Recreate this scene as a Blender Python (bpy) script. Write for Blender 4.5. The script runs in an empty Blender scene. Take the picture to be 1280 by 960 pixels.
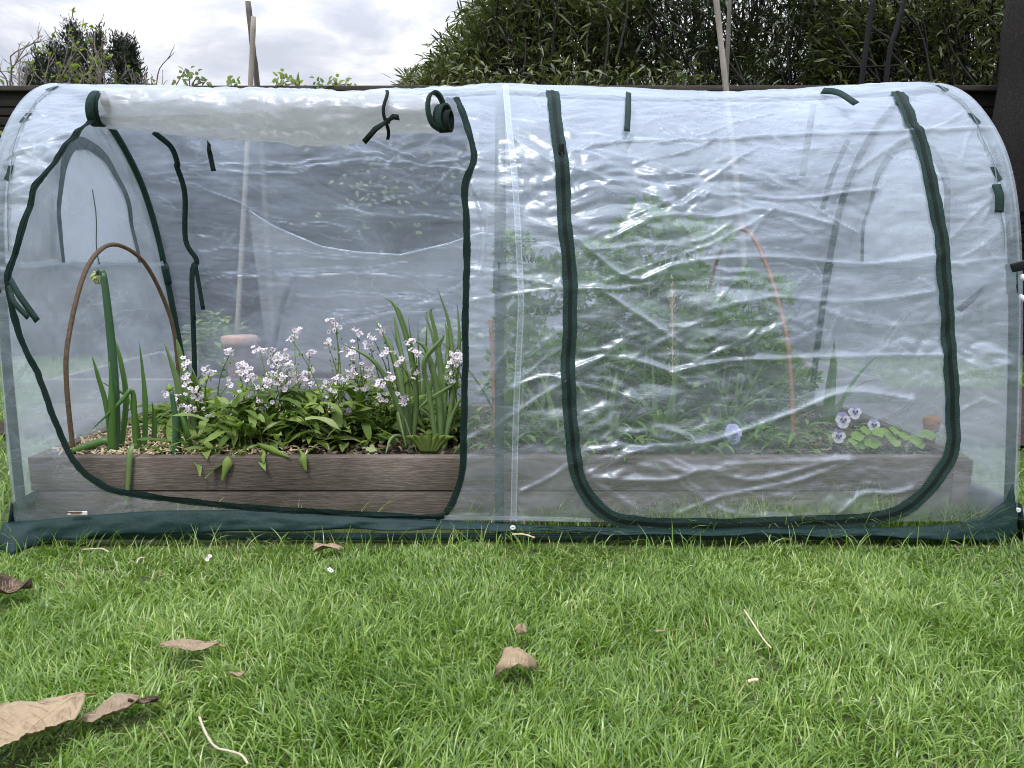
import bpy, math, random
import numpy as np
from mathutils import Vector, Matrix
R = random.Random(7)
RN = np.random.RandomState(11)
sc = bpy.context.scene
COL = sc.collection
# ------------------------------------------------------------------ camera
PITCH = math.radians(9.2); CZ = 0.65; FPX = 924.0
CP, SP = math.cos(PITCH), math.sin(PITCH)
cam = bpy.data.cameras.new('camera'); cam.sensor_width = 36; cam.lens = 36*FPX/1280
cam.clip_start = 0.02; cam.clip_end = 500
co = bpy.data.objects.new('camera', cam); COL.objects.link(co)
co.location = (0, 0, CZ); co.rotation_euler = (math.pi/2-PITCH, 0, 0)
sc.camera = co
cam.dof.use_dof = False

def ray(px, py):
    x = (px-640)/FPX; y = (480-py)/FPX
    return Vector((x, CP+y*SP, -SP+y*CP))
def PY(px, py, Y):
    d = ray(px, py); t = Y/d.y
    return Vector((d.x*t, Y, CZ+d.z*t))
def PZ(px, py, z):
    d = ray(px, py); t = (z-CZ)/d.z
    return Vector((d.x*t, d.y*t, z))

# ------------------------------------------------------------------ helpers
def setp(o, label=None, cat=None, group=None, kind=None):
    if label: o['label'] = label
    if cat: o['category'] = cat
    if group: o['group'] = group
    if kind: o['kind'] = kind
    return o
def thing(name, label, cat, loc=(0, 0, 0), group=None):
    o = bpy.data.objects.new(name, None); COL.objects.link(o)
    o.empty_display_size = .05
    o.location = loc
    return setp(o, label, cat, group)
def origin(p):
    v = Vector((0, 0, 0))
    while p is not None:
        v += p.location; p = p.parent
    return v
def link_mesh(name, me, mats, parent=None, smooth=True):
    if not isinstance(mats, (list, tuple)): mats = [mats]
    for m in mats: me.materials.append(m)
    if smooth: me.shade_smooth()
    o = bpy.data.objects.new(name, me); COL.objects.link(o)
    if parent is not None: o.parent = parent
    return o
def np_mesh(name, V, F, mats, parent=None, smooth=True, loc=None, mi=None):
    V = np.asarray(V, dtype=np.float64).reshape(-1, 3)
    off = np.array(origin(parent)) if parent is not None else np.zeros(3)
    if loc is not None: off = off+np.array(loc)
    V = V-off
    F = np.asarray(F, dtype=np.int32); k = F.shape[1]; n = len(F)
    me = bpy.data.meshes.new(name)
    me.vertices.add(len(V)); me.vertices.foreach_set('co', V.astype(np.float32).ravel())
    me.loops.add(n*k); me.loops.foreach_set('vertex_index', F.ravel())
    me.polygons.add(n)
    me.polygons.foreach_set('loop_start', np.arange(0, n*k, k, dtype=np.int32))
    if mi is not None: me.polygons.foreach_set('material_index', np.asarray(mi, dtype=np.int32))
    me.update(calc_edges=True); me.validate()
    o = link_mesh(name, me, mats, parent, smooth)
    if loc is not None: o.location = loc
    return o

class MB:
    def __init__(s): s.v = []; s.f = []; s.m = []
    def face(s, pts, m=0):
        i = len(s.v); s.v += [Vector(p) for p in pts]; s.f.append(list(range(i, i+len(pts)))); s.m.append(m)
    def box(s, lo, hi, m=0, rot=None, bev=0):
        lo = Vector(lo); hi = Vector(hi); c = (lo+hi)/2; h = (hi-lo)/2
        b = bev
        i = len(s.v)
        if b <= 0:
            P = [Vector((sx*h.x, sy*h.y, sz*h.z)) for sx in (-1, 1) for sy in (-1, 1) for sz in (-1, 1)]
            Fs = [(0, 1, 3, 2), (4, 6, 7, 5), (0, 4, 5, 1), (2, 3, 7, 6), (0, 2, 6, 4), (1, 5, 7, 3)]
            for p in P: s.v.append(c+(rot @ p if rot else p))
            for f in Fs: s.f.append([i+a for a in f]); s.m.append(m)
        else:
            import bmesh
            bm = bmesh.new(); bmesh.ops.create_cube(bm, size=2)
            for v in bm.verts: v.co = Vector((v.co.x*h.x, v.co.y*h.y, v.co.z*h.z))
            bmesh.ops.bevel(bm, geom=bm.edges[:], offset=b, segments=2, affect='EDGES', profile=.6)
            bm.verts.index_update()
            for v in bm.verts: s.v.append(c+(rot @ v.co if rot else v.co))
            for f in bm.faces: s.f.append([i+v.index for v in f.verts]); s.m.append(m)
            bm.free()
    def tube(s, path, rad, seg=8, m=0, cap=True):
        path = [Vector(p) for p in path]; n = len(path)
        if not hasattr(rad, '__len__'): rad = [rad]*n
        up = None; i0 = len(s.v)
        for k in range(n):
            a = path[max(k-1, 0)]; b = path[min(k+1, n-1)]
            t = (b-a)
            if t.length < 1e-9: t = Vector((0, 0, 1))
            t.normalize()
            if up is None:
                up = Vector((0, 0, 1)) if abs(t.z) < .9 else Vector((1, 0, 0))
            x = t.cross(up)
            if x.length < 1e-6: x = t.cross(Vector((0, 1, .3)))
            x.normalize(); y = x.cross(t).normalized(); up = y
            for j in range(seg):
                a_ = 2*math.pi*j/seg
                s.v.append(path[k]+(x*math.cos(a_)+y*math.sin(a_))*rad[k])
        for k in range(n-1):
            for j in range(seg):
                s.f.append([i0+k*seg+j, i0+k*seg+(j+1) % seg, i0+(k+1)*seg+(j+1) % seg, i0+(k+1)*seg+j]); s.m.append(m)
        if cap:
            s.f.append([i0+j for j in reversed(range(seg))]); s.m.append(m)
            s.f.append([i0+(n-1)*seg+j for j in range(seg)]); s.m.append(m)
    def strip(s, left, right, m=0):
        i = len(s.v); n = len(left)
        for a, b in zip(left, right): s.v += [Vector(a), Vector(b)]
        for k in range(n-1):
            s.f.append([i+2*k, i+2*k+1, i+2*k+3, i+2*k+2]); s.m.append(m)
    def leaf(s, base, d, up, L, W, bend=.6, n=6, shape='lance', fold=.25, m=0, twist=0, wav=0):
        """curved folded leaf that starts at base along d and bends away from up"""
        d = Vector(d).normalized(); up = Vector(up)
        side = d.cross(up)
        if side.length < 1e-5: side = d.cross(Vector((1, .2, 0)))
        side.normalize(); p = Vector(base); i = len(s.v); st = L/n
        ph = R.random()*6
        for k in range(n+1):
            t = k/n
            if shape == 'lance': w = math.sin(math.pi*min(1, (t*.92+.08))**.8)**.9
            elif shape == 'blade': w = (1-t**2.2)*(.75+.25*min(1, t*4))
            elif shape == 'oval': w = math.sqrt(max(0, 1-(2*t-1)**2))
            else: w = 1-t
            w = max(w, .03)*W/2
            nn = side.cross(d).normalized()
            wv = wav*math.sin(t*9+ph)*W
            s.v += [p-side*w+nn*(fold*w+wv), p.copy(), p+side*w+nn*(fold*w-wv)]
            ang = -bend/n
            M = Matrix.Rotation(ang, 3, side); d = M @ d
            if twist: side = Matrix.Rotation(twist/n, 3, d) @ side
            p = p+d*st
        for k in range(n):
            a = i+3*k
            s.f += [[a, a+1, a+4, a+3], [a+1, a+2, a+5, a+4]]; s.m += [m, m]
        return p
    def build(s, name, mats, parent=None, smooth=True, loc=None):
        off = origin(parent) if parent is not None else Vector((0, 0, 0))
        if loc is not None: off = off+Vector(loc)
        me = bpy.data.meshes.new(name)
        me.from_pydata([tuple(v-off) for v in s.v], [], s.f)
        me.polygons.foreach_set('material_index', np.array(s.m, dtype=np.int32))
        me.update()
        o = link_mesh(name, me, mats, parent, smooth)
        if loc is not None: o.location = loc
        return o

def cr(pts, n=8):
    """Catmull-Rom through points"""
    P = [np.array(p, float) for p in pts]
    P = [2*P[0]-P[1]]+P+[2*P[-1]-P[-2]]
    out = []
    for i in range(1, len(P)-2):
        for k in range(n):
            t = k/n
            out.append(.5*((2*P[i])+(-P[i-1]+P[i+1])*t+(2*P[i-1]-5*P[i]+4*P[i+1]-P[i+2])*t*t+(-P[i-1]+3*P[i]-3*P[i+1]+P[i+2])*t**3))
    out.append(P[-2]); return out
def crv(pts, n=8): return [Vector(p) for p in cr(pts, n)]
def resample(pts, step):
    P = np.array(pts, float); seg = np.linalg.norm(np.diff(P, axis=0), axis=1); L = np.concatenate([[0], np.cumsum(seg)])
    n = max(2, int(L[-1]/step)+1); q = np.linspace(0, L[-1], n)
    return np.stack([np.interp(q, L, P[:, k]) for k in range(P.shape[1])], 1)

# value noise
def _h(i, j, seed):
    n = (i.astype(np.int64)*374761393+j.astype(np.int64)*668265263+seed*974711) & 0x7fffffff
    n = ((n ^ (n >> 13))*1274126177) & 0x7fffffff
    n = ((n ^ (n >> 15))*2246822519) & 0x7fffffff
    return ((n ^ (n >> 16)) & 0xffff)/32767.5-1
def vn(x, y, seed=0):
    x = np.asarray(x, float); y = np.asarray(y, float)
    i = np.floor(x); j = np.floor(y); fx = x-i; fy = y-j
    def g(di, dj):
        a = _h(i+di, j+dj, seed)*math.pi
        return np.cos(a)*(fx-di)+np.sin(a)*(fy-dj)
    u = fx**3*(fx*(fx*6-15)+10); v = fy**3*(fy*(fy*6-15)+10)
    return 1.5*((g(0, 0)*(1-u)+g(1, 0)*u)*(1-v)+(g(0, 1)*(1-u)+g(1, 1)*u)*v)

def worley(x, y, seed=0):
    """distance to the border between cells (F2-F1): straight creases between flat facets"""
    x = np.asarray(x, float); y = np.asarray(y, float); i = np.floor(x); j = np.floor(y)
    f1 = np.full(x.shape, 9.); f2 = np.full(x.shape, 9.)
    for di in (-1, 0, 1):
        for dj in (-1, 0, 1):
            cx = i+di+.5+.48*_h(i+di, j+dj, seed); cy_ = j+dj+.5+.48*_h(i+di, j+dj, seed+1)
            d = np.hypot(x-cx, y-cy_); f2 = np.minimum(f2, np.maximum(f1, d)); f1 = np.minimum(f1, d)
    return f2-f1
# ------------------------------------------------------------------ materials
def newmat(name):
    m = bpy.data.materials.new(name); m.use_nodes = True; nt = m.node_tree; nt.nodes.clear()
    out = nt.nodes.new('ShaderNodeOutputMaterial'); return m, nt, out
def N(nt, t, **kw):
    n = nt.nodes.new(t)
    for k, v in kw.items():
        if k in n.inputs: n.inputs[k].default_value = v
        else: setattr(n, k, v)
    return n
def ramp(nt, stops):
    r = nt.nodes.new('ShaderNodeValToRGB'); e = r.color_ramp.elements
    while len(e) < len(stops): e.new(.5)
    for i, (p, c) in enumerate(stops):
        e[i].position = p; e[i].color = (*c, 1) if len(c) == 3 else c
    return r
def c4(c): return (*c, 1)
def mat_noise(name, c1, c2, scale=20, rough=.6, bump=.3, bscale=None, stretch=(1, 1, 1), spec=.3, dist=.003, c3=None, detail=6):
    m, nt, out = newmat(name); L = nt.links.new
    tc = N(nt, 'ShaderNodeTexCoord'); mp = N(nt, 'ShaderNodeMapping'); mp.inputs['Scale'].default_value = stretch
    L(tc.outputs['Object'], mp.inputs['Vector'])
    nz = N(nt, 'ShaderNodeTexNoise', Scale=scale, Detail=detail, Roughness=.65)
    L(mp.outputs[0], nz.inputs['Vector'])
    r = ramp(nt, [(.3, c1), (.7, c2)] if c3 is None else [(.28, c1), (.52, c2), (.72, c3)])
    L(nz.outputs['Fac'], r.inputs[0])
    p = N(nt, 'ShaderNodeBsdfPrincipled', Roughness=rough); p.inputs['Specular IOR Level'].default_value = spec
    L(r.outputs[0], p.inputs['Base Color'])
    n2 = N(nt, 'ShaderNodeTexNoise', Scale=bscale or scale*2.5, Detail=5); L(mp.outputs[0], n2.inputs['Vector'])
    b = N(nt, 'ShaderNodeBump', Strength=bump, Distance=dist); L(n2.outputs['Fac'], b.inputs['Height'])
    L(b.outputs[0], p.inputs['Normal']); L(p.outputs[0], out.inputs[0])
    return m
def mat_leaf(name, c1, c2, trans=.3, rough=.45, spec=.35, c3=None, tint=(1.15, 1.25, .6), mottle=6):
    """per-leaf colour variation, some light through the blade"""
    m, nt, out = newmat(name); L = nt.links.new
    g = N(nt, 'ShaderNodeNewGeometry')
    stops = [(0, c1), (1, c2)] if c3 is None else [(0, c1), (.8, c2), (1, c3)]
    r = ramp(nt, stops); 
    tc = N(nt, 'ShaderNodeTexCoord'); nz = N(nt, 'ShaderNodeTexNoise', Scale=mottle, Detail=3); L(tc.outputs['Object'], nz.inputs['Vector'])
    mx = N(nt, 'ShaderNodeMath', operation='MULTIPLY_ADD'); mx.inputs[1].default_value = .9; 
    L(nz.outputs['Fac'], mx.inputs[0])
    ad = N(nt, 'ShaderNodeMath', operation='MULTIPLY_ADD'); ad.inputs[1].default_value = .9; ad.inputs[2].default_value = -.42
    L(g.outputs['Random Per Island'], ad.inputs[0]); L(ad.outputs[0], mx.inputs[2])
    L(mx.outputs[0], r.inputs[0])
    p = N(nt, 'ShaderNodeBsdfPrincipled', Roughness=rough); p.inputs['Specular IOR Level'].default_value = spec
    L(r.outputs[0], p.inputs['Base Color'])
    t = N(nt, 'ShaderNodeBsdfTranslucent')
    mc = N(nt, 'ShaderNodeMix', data_type='RGBA', blend_type='MULTIPLY'); mc.inputs[0].default_value = 1; mc.inputs[7].default_value = c4(tint)
    L(r.outputs[0], mc.inputs[6]); L(mc.outputs[2], t.inputs['Color'])
    ms = N(nt, 'ShaderNodeMixShader'); ms.inputs[0].default_value = trans
    L(p.outputs[0], ms.inputs[1]); L(t.outputs[0], ms.inputs[2]); L(ms.outputs[0], out.inputs[0])
    return m
def mat_film(name, haze=.16, gloss=.05, edge=.45, rough=.2, tint=(.97, .98, .98), col=(.78, .85, .97), bump=.35, bstretch=(5, 5, 16), vary=.8, crease=.3, cs=1.0):
    m, nt, out = newmat(name); L = nt.links.new
    tc = N(nt, 'ShaderNodeTexCoord'); mp = N(nt, 'ShaderNodeMapping'); mp.inputs['Scale'].default_value = bstretch
    L(tc.outputs['Object'], mp.inputs[0])
    n1 = N(nt, 'ShaderNodeTexNoise', Scale=1.0, Detail=5, Roughness=.55); n1.inputs['Distortion'].default_value = .7
    L(mp.outputs[0], n1.inputs['Vector'])
    # crinkles: folded noise
    ab = N(nt, 'ShaderNodeMath', operation='SUBTRACT'); ab.inputs[1].default_value = .5; L(n1.outputs['Fac'], ab.inputs[0])
    a2 = N(nt, 'ShaderNodeMath', operation='ABSOLUTE'); L(ab.outputs[0], a2.inputs[0])
    b = N(nt, 'ShaderNodeBump', Strength=bump, Distance=.02); L(a2.outputs[0], b.inputs['Height'])
    # haze that varies slowly (condensation and scuffing of the film)
    mp2 = N(nt, 'ShaderNodeMapping'); mp2.inputs['Scale'].default_value = (2, 2, 5); L(tc.outputs['Object'], mp2.inputs[0])
    n2 = N(nt, 'ShaderNodeTexNoise', Scale=1.6, Detail=7, Roughness=.62); n2.inputs['Distortion'].default_value = 1.2; L(mp2.outputs[0], n2.inputs['Vector'])
    hz = N(nt, 'ShaderNodeMapRange'); hz.inputs[1].default_value = .3; hz.inputs[2].default_value = .72
    hz.inputs[3].default_value = haze*(1-vary*.5); hz.inputs[4].default_value = haze*(1+vary*.6); L(n2.outputs['Fac'], hz.inputs[0])
    # white lines painted into the haze, standing for light caught on creases
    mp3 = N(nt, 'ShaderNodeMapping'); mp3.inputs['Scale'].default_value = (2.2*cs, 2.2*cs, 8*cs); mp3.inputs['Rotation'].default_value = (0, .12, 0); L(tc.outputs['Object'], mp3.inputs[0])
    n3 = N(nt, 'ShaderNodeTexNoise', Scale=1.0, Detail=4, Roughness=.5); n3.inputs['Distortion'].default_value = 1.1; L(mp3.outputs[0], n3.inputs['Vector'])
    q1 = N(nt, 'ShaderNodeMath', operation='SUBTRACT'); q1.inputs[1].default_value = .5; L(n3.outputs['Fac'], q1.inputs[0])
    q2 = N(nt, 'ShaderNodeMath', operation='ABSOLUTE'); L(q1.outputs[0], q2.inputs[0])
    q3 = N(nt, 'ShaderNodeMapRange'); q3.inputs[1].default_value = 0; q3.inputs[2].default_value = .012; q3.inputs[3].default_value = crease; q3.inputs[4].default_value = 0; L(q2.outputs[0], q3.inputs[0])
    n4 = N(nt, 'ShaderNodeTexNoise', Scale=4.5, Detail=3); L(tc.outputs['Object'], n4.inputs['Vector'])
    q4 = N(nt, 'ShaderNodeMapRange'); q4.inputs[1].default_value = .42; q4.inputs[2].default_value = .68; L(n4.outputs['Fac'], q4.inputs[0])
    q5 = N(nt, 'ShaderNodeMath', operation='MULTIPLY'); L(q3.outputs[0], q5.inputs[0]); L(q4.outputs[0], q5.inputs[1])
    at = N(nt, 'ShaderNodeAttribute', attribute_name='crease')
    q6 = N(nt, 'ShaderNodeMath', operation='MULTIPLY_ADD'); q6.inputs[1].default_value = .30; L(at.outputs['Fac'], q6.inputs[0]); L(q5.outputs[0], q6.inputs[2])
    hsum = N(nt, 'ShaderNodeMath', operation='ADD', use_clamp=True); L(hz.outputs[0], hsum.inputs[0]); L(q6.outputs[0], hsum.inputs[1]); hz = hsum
    tr = N(nt, 'ShaderNodeBsdfTransparent', Color=c4(tint))
    df = N(nt, 'ShaderNodeBsdfDiffuse', Color=c4(col)); tl = N(nt, 'ShaderNodeBsdfTranslucent', Color=c4(col))
    L(b.outputs[0], df.inputs['Normal'])
    ms0 = N(nt, 'ShaderNodeMixShader'); ms0.inputs[0].default_value = .52; L(df.outputs[0], ms0.inputs[1]); L(tl.outputs[0], ms0.inputs[2])
    ms1 = N(nt, 'ShaderNodeMixShader'); L(hz.outputs[0], ms1.inputs[0]); L(tr.outputs[0], ms1.inputs[1]); L(ms0.outputs[0], ms1.inputs[2])
    gl = N(nt, 'ShaderNodeBsdfGlossy', Roughness=rough); gl.inputs['Color'].default_value = (.84, .91, 1, 1); L(b.outputs[0], gl.inputs['Normal'])
    lw = N(nt, 'ShaderNodeLayerWeight', Blend=.5); L(b.outputs[0], lw.inputs['Normal'])
    pw = N(nt, 'ShaderNodeMath', operation='POWER'); pw.inputs[1].default_value = 3; L(lw.outputs['Facing'], pw.inputs[0])
    ma = N(nt, 'ShaderNodeMath', operation='MULTIPLY_ADD'); ma.inputs[1].default_value = edge; ma.inputs[2].default_value = gloss; L(pw.outputs[0], ma.inputs[0])
    ms2 = N(nt, 'ShaderNodeMixShader'); L(ma.outputs[0], ms2.inputs[0]); L(ms1.outputs[0], ms2.inputs[1]); L(gl.outputs[0], ms2.inputs[2])
    L(ms2.outputs[0], out.inputs[0]); return m

M = {}
M['film'] = mat_film('clear_film', haze=.175, gloss=.105, edge=.45, bump=.2, rough=.3, vary=.9, crease=.16)
M['film_door'] = mat_film('clear_film_door', haze=.15, gloss=.11, edge=.5, rough=.3, bump=.22, vary=.9, crease=.16)
M['film_back'] = mat_film('clear_film_back', haze=.35, gloss=.08, bump=.3, rough=.28, vary=.75, col=(.74, .82, .97), crease=.2)
M['film_end'] = mat_film('clear_film_end', haze=.5, gloss=.06, bstretch=(5, 9, 4), bump=.5, vary=.45, rough=.3, crease=.2)
M['film_roll'] = mat_film('rolled_film', haze=.52, gloss=.07, edge=.35, tint=(.86, .86, .86), col=(.72, .72, .71), bstretch=(4, 14, 14), rough=.25, vary=.25, bump=.3, crease=.2, cs=1.6)
M['window_mesh'] = mat_film('window_mesh', haze=.66, gloss=.0, edge=.05, col=(.84, .88, .97), vary=.1, bump=.1, crease=.1)
M['hem'] = mat_film('hem_film', haze=.36, gloss=.1, vary=.4)
M['seam_film'] = mat_film('seam_film', haze=.2, gloss=.1, vary=.4)
M['net'] = mat_film('fleece_net', haze=.27, gloss=0, edge=.02, col=(.8, .85, .9), vary=.35, bump=.1, bstretch=(4, 4, 4))
M['green_tape'] = mat_noise('green_webbing', (.012, .028, .025), (.036, .064, .058), scale=240, rough=.85, bump=1, bscale=420, spec=.15, dist=.002)
M['dark_tape'] = mat_noise('dark_webbing', (.005, .016, .014), (.012, .032, .027), scale=240, rough=.85, bump=1, bscale=420, spec=.12, dist=.002)
M['teeth'] = mat_noise('zip_teeth', (.002, .006, .005), (.004, .011, .009), scale=300, rough=.8, bump=.6, bscale=500, dist=.001)
M['skirt'] = mat_noise('green_skirt_fabric', (.006, .022, .021), (.012, .036, .034), scale=14, rough=.62, bump=.5, bscale=45, spec=.25, dist=.006)
M['pole'] = mat_noise('green_pole', (.010, .034, .028), (.018, .052, .043), scale=40, rough=.4, bump=.1)
M['trim'] = mat_noise('grey_trim', (.09, .115, .12), (.17, .20, .21), scale=60, rough=.7, bump=.3)
M['metal'] = mat_noise('eyelet_metal', (.6, .6, .6), (.75, .75, .75), scale=40, rough=.3, bump=.05)
M['tag'] = mat_noise('tag_cloth', (.6, .58, .55), (.78, .76, .74), scale=120, rough=.8)
M['tagprint'] = mat_noise('tag_print', (.1, .03, .02), (.2, .07, .04), scale=200, rough=.8)
M['black'] = mat_noise('black_plastic', (.005, .005, .006), (.012, .012, .013), scale=60, rough=.6, spec=.2)
M['seam'] = mat_noise('white_seam', (.5, .54, .56), (.72, .75, .77), scale=80, rough=.55, bump=.5, bscale=300)

# ------------------------------------------------------------------ world
w = bpy.data.worlds.new('World'); sc.world = w; w.use_nodes = True
nt = w.node_tree; nt.nodes.clear(); L = nt.links.new
SUN_EL, SUN_AZ = math.radians(58), math.radians(200)   # azimuth clockwise from +Y
out = N(nt, 'ShaderNodeOutputWorld'); bg = N(nt, 'ShaderNodeBackground', Strength=.11)
sky = nt.nodes.new('ShaderNodeTexSky'); sky.sky_type = 'NISHITA'; sky.sun_disc = False
sky.sun_elevation = SUN_EL; sky.sun_rotation = SUN_AZ
tc = N(nt, 'ShaderNodeTexCoord'); mp = N(nt, 'ShaderNodeMapping'); mp.inputs['Scale'].default_value = (1, 1, 2.6); L(tc.outputs['Generated'], mp.inputs[0])
nz = N(nt, 'ShaderNodeTexNoise', Scale=6.5, Detail=8, Roughness=.58); nz.inputs['Distortion'].default_value = .25; L(mp.outputs[0], nz.inputs['Vector'])
cl = ramp(nt, [(.40, (5.0, 5.25, 6.0)), (.50, (6.1, 6.25, 6.85)), (.585, (7.7, 7.75, 7.9))]); L(nz.outputs['Fac'], cl.inputs[0])
sp = N(nt, 'ShaderNodeSeparateXYZ'); L(tc.outputs['Generated'], sp.inputs[0])
gr = N(nt, 'ShaderNodeMapRange'); gr.inputs[1].default_value = .25; gr.inputs[2].default_value = 1; gr.inputs[3].default_value = 1; gr.inputs[4].default_value = 3.5; L(sp.outputs['Z'], gr.inputs[0])
vm = N(nt, 'ShaderNodeVectorMath', operation='SCALE'); L(cl.outputs[0], vm.inputs[0]);
L(gr.outputs[0], vm.inputs['Scale'])
zr = ramp(nt, [(.25, (1, 1, 1)), (.8, (.93, .98, 1.07))]); L(sp.outputs['Z'], zr.inputs[0])
yb = N(nt, 'ShaderNodeMapRange', interpolation_type='SMOOTHSTEP'); yb.inputs[1].default_value = -.1; yb.inputs[2].default_value = -.6; L(sp.outputs['Y'], yb.inputs[0])
zb = N(nt, 'ShaderNodeMapRange', interpolation_type='SMOOTHSTEP'); zb.inputs[1].default_value = .62; zb.inputs[2].default_value = .2; L(sp.outputs['Z'], zb.inputs[0])
yz = N(nt, 'ShaderNodeMath', operation='MULTIPLY'); L(yb.outputs[0], yz.inputs[0]); L(zb.outputs[0], yz.inputs[1])
dk = N(nt, 'ShaderNodeMath', operation='MULTIPLY_ADD'); dk.inputs[1].default_value = -.55; dk.inputs[2].default_value = 1; L(yz.outputs[0], dk.inputs[0])  # dims the low sky behind the camera, added to darken film reflections
gm = N(nt, 'ShaderNodeMath', operation='MULTIPLY'); L(gr.outputs[0], gm.inputs[0]); L(dk.outputs[0], gm.inputs[1]); L(gm.outputs[0], vm.inputs['Scale'])
vz = N(nt, 'ShaderNodeVectorMath', operation='MULTIPLY'); L(vm.outputs[0], vz.inputs[0]); L(zr.outputs[0], vz.inputs[1])
mx = N(nt, 'ShaderNodeMix', data_type='RGBA'); mx.inputs[0].default_value = .93; L(sky.outputs[0], mx.inputs[6]); L(vz.outputs[0], mx.inputs[7])
L(mx.outputs[2], bg.inputs['Color']); L(bg.outputs[0], out.inputs[0])
sl = bpy.data.lights.new('sun', 'SUN'); sl.energy = 1.5; sl.angle = math.radians(12); sl.color = (1, .96, .9)
so = bpy.data.objects.new('sun', sl); COL.objects.link(so); so.location = (-2, -3, 6)
sd = Vector((math.sin(SUN_AZ)*math.cos(SUN_EL), math.cos(SUN_AZ)*math.cos(SUN_EL), math.sin(SUN_EL)))
so.rotation_euler = (-sd).to_track_quat('-Z', 'Y').to_euler()

# ------------------------------------------------------------------ ground
M['lawn'] = mat_noise('lawn_soil', (.035, .05, .018), (.075, .1, .032), scale=30, rough=.95, bump=.6, bscale=90, dist=.02, c3=(.09, .085, .04))
M['soil'] = mat_noise('dark_soil', (.018, .012, .008), (.05, .035, .024), scale=45, rough=.95, bump=1, bscale=90, dist=.02, c3=(.11, .08, .055))
def gz(x, y): return .012*vn(x*1.7, y*1.7, 3)+.006*vn(x*6, y*6, 5)
def ground_sheet():
    xs = np.unique(np.concatenate([np.linspace(-4, 4, 161), -np.geomspace(4, 150, 22), np.geomspace(4, 150, 22)]))
    ys = np.unique(np.concatenate([np.linspace(-1, 7, 161), -np.geomspace(1, 150, 20), np.geomspace(7, 200, 20)]))
    X, Y = np.meshgrid(xs, ys); Z = gz(X, Y)*(np.abs(X) < 5)*(np.abs(Y-3) < 5)
    Z = Z-.02*(np.abs(X) > 30)
    nx = len(xs); ny = len(ys)
    i = np.arange(nx*ny).reshape(ny, nx)
    F = np.stack([i[:-1, :-1], i[:-1, 1:], i[1:, 1:], i[1:, :-1]], -1).reshape(-1, 4)
    o = np_mesh('lawn', np.stack([X, Y, Z], -1), F, M['lawn']); setp(o, kind='structure')
ground_sheet()
def soil_patch(name, x0, x1, y0, y1, z, amp, mat, parent=None, step=.03, kind='structure', seed=1):
    xs = np.linspace(x0, x1, max(3, int((x1-x0)/step))); ys = np.linspace(y0, y1, max(3, int((y1-y0)/step)))
    X, Y = np.meshgrid(xs, ys)
    Z = z+amp*(vn(X*5, Y*5, seed)+.7*vn(X*17, Y*17, seed+1)+.5*vn(X*40, Y*40, seed+2))
    i = np.arange(X.size).reshape(X.shape)
    F = np.stack([i[:-1, :-1], i[:-1, 1:], i[1:, 1:], i[1:, :-1]], -1).reshape(-1, 4)
    o = np_mesh(name, np.stack([X, Y, Z], -1), F, mat, parent)
    if kind: o['kind'] = kind
    return o
soil_patch('soil_border', 1.28, 3.4, 2.5, 3.75, .022, .012, M['soil'], seed=4)
soil_patch('soil_path', -3.2, 1.26, 2.68, 2.93, .022, .008, M['soil'], seed=8)

# ------------------------------------------------------------------ tunnel surface
prof = [(1.655, 0), (1.664, .12), (1.69, .38), (1.722, .62), (1.762, .80), (1.825, .935), (1.93, 1.05), (2.04, 1.115), (2.15, 1.138)]
prof = prof+[(4.3-y, z) for y, z in reversed(prof[:-1])]
PF = resample(cr(prof, 14), .002)
SL = np.concatenate([[0], np.cumsum(np.linalg.norm(np.diff(PF, axis=0), axis=1))]); STOT = SL[-1]; SMID = STOT/2
half = len(PF)//2
TZ = np.gradient(PF[:, 1], SL); TY = np.gradient(PF[:, 0], SL)
UL, UR = -1.19, 1.185
def sag(u, z):
    u = np.asarray(u, float)
    a = np.where(u < -.03, np.sin(np.pi*np.clip((u-UL)/(-.03-UL), 0, 1)), np.sin(np.pi*np.clip((u+.03)/(UR+.03), 0, 1)))
    return .021*np.abs(a)**.8*np.clip(z/1.1, 0, 1)**3
def seg_points(px_list):
    return [F(*p) for p in px_list]
def Yfront(z): return np.interp(z, PF[:half, 1], PF[:half, 0])
def sfront(z): return np.interp(z, PF[:half, 1], SL[:half])
def lean(u, z): return np.where(np.asarray(u) < 0, np.asarray(u)*(.05*(np.asarray(z)-.45)), 0)
def shear(u, Y): return u-np.clip(u, 0, None)/1.185*.10*(Y-1.65)
def Fp(px, py):
    """photo point -> (u, s) on the front of the tunnel"""
    d = ray(px, py)
    lo, hi = 1.3, 2.15
    def f(Y):
        t = Y/d.y; z = CZ+d.z*t; x = d.x*t
        ze = z+float(sag(x, z))
        return Y-float(Yfront(min(max(ze, 0), 1.1379)))
    for _ in range(44):
        mid = (lo+hi)/2
        if f(mid) < 0: lo = mid
        else: hi = mid
    Y = (lo+hi)/2; t = Y/d.y; z = CZ+d.z*t; x = d.x*t; ze = min(max(z+float(sag(x, z)), 0), 1.1379)
    u = x/(1+.05*(ze-.45)) if x < 0 else x/(1-.10*(Y-1.65)/1.185)
    return np.array([u, float(sfront(ze))])
def crumple_zone(u, s):
    z = np.clip(.15+1.5*vn(u*1.5+7, s*2.6, 31), 0, 1)+.5*np.clip(vn(u*3.5, s*6, 36), 0, 1)
    return np.clip(z, .22, 1.1)
def facet_coords(u, s):
    a = u*5.5+.5*vn(u*4, s*5, 37)+s*2.0; b = s*13+.5*vn(u*5, s*6, 38)-u*1.6
    return a, b
CREASES = []   # (u,s polyline resampled, amp, width)
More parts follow.
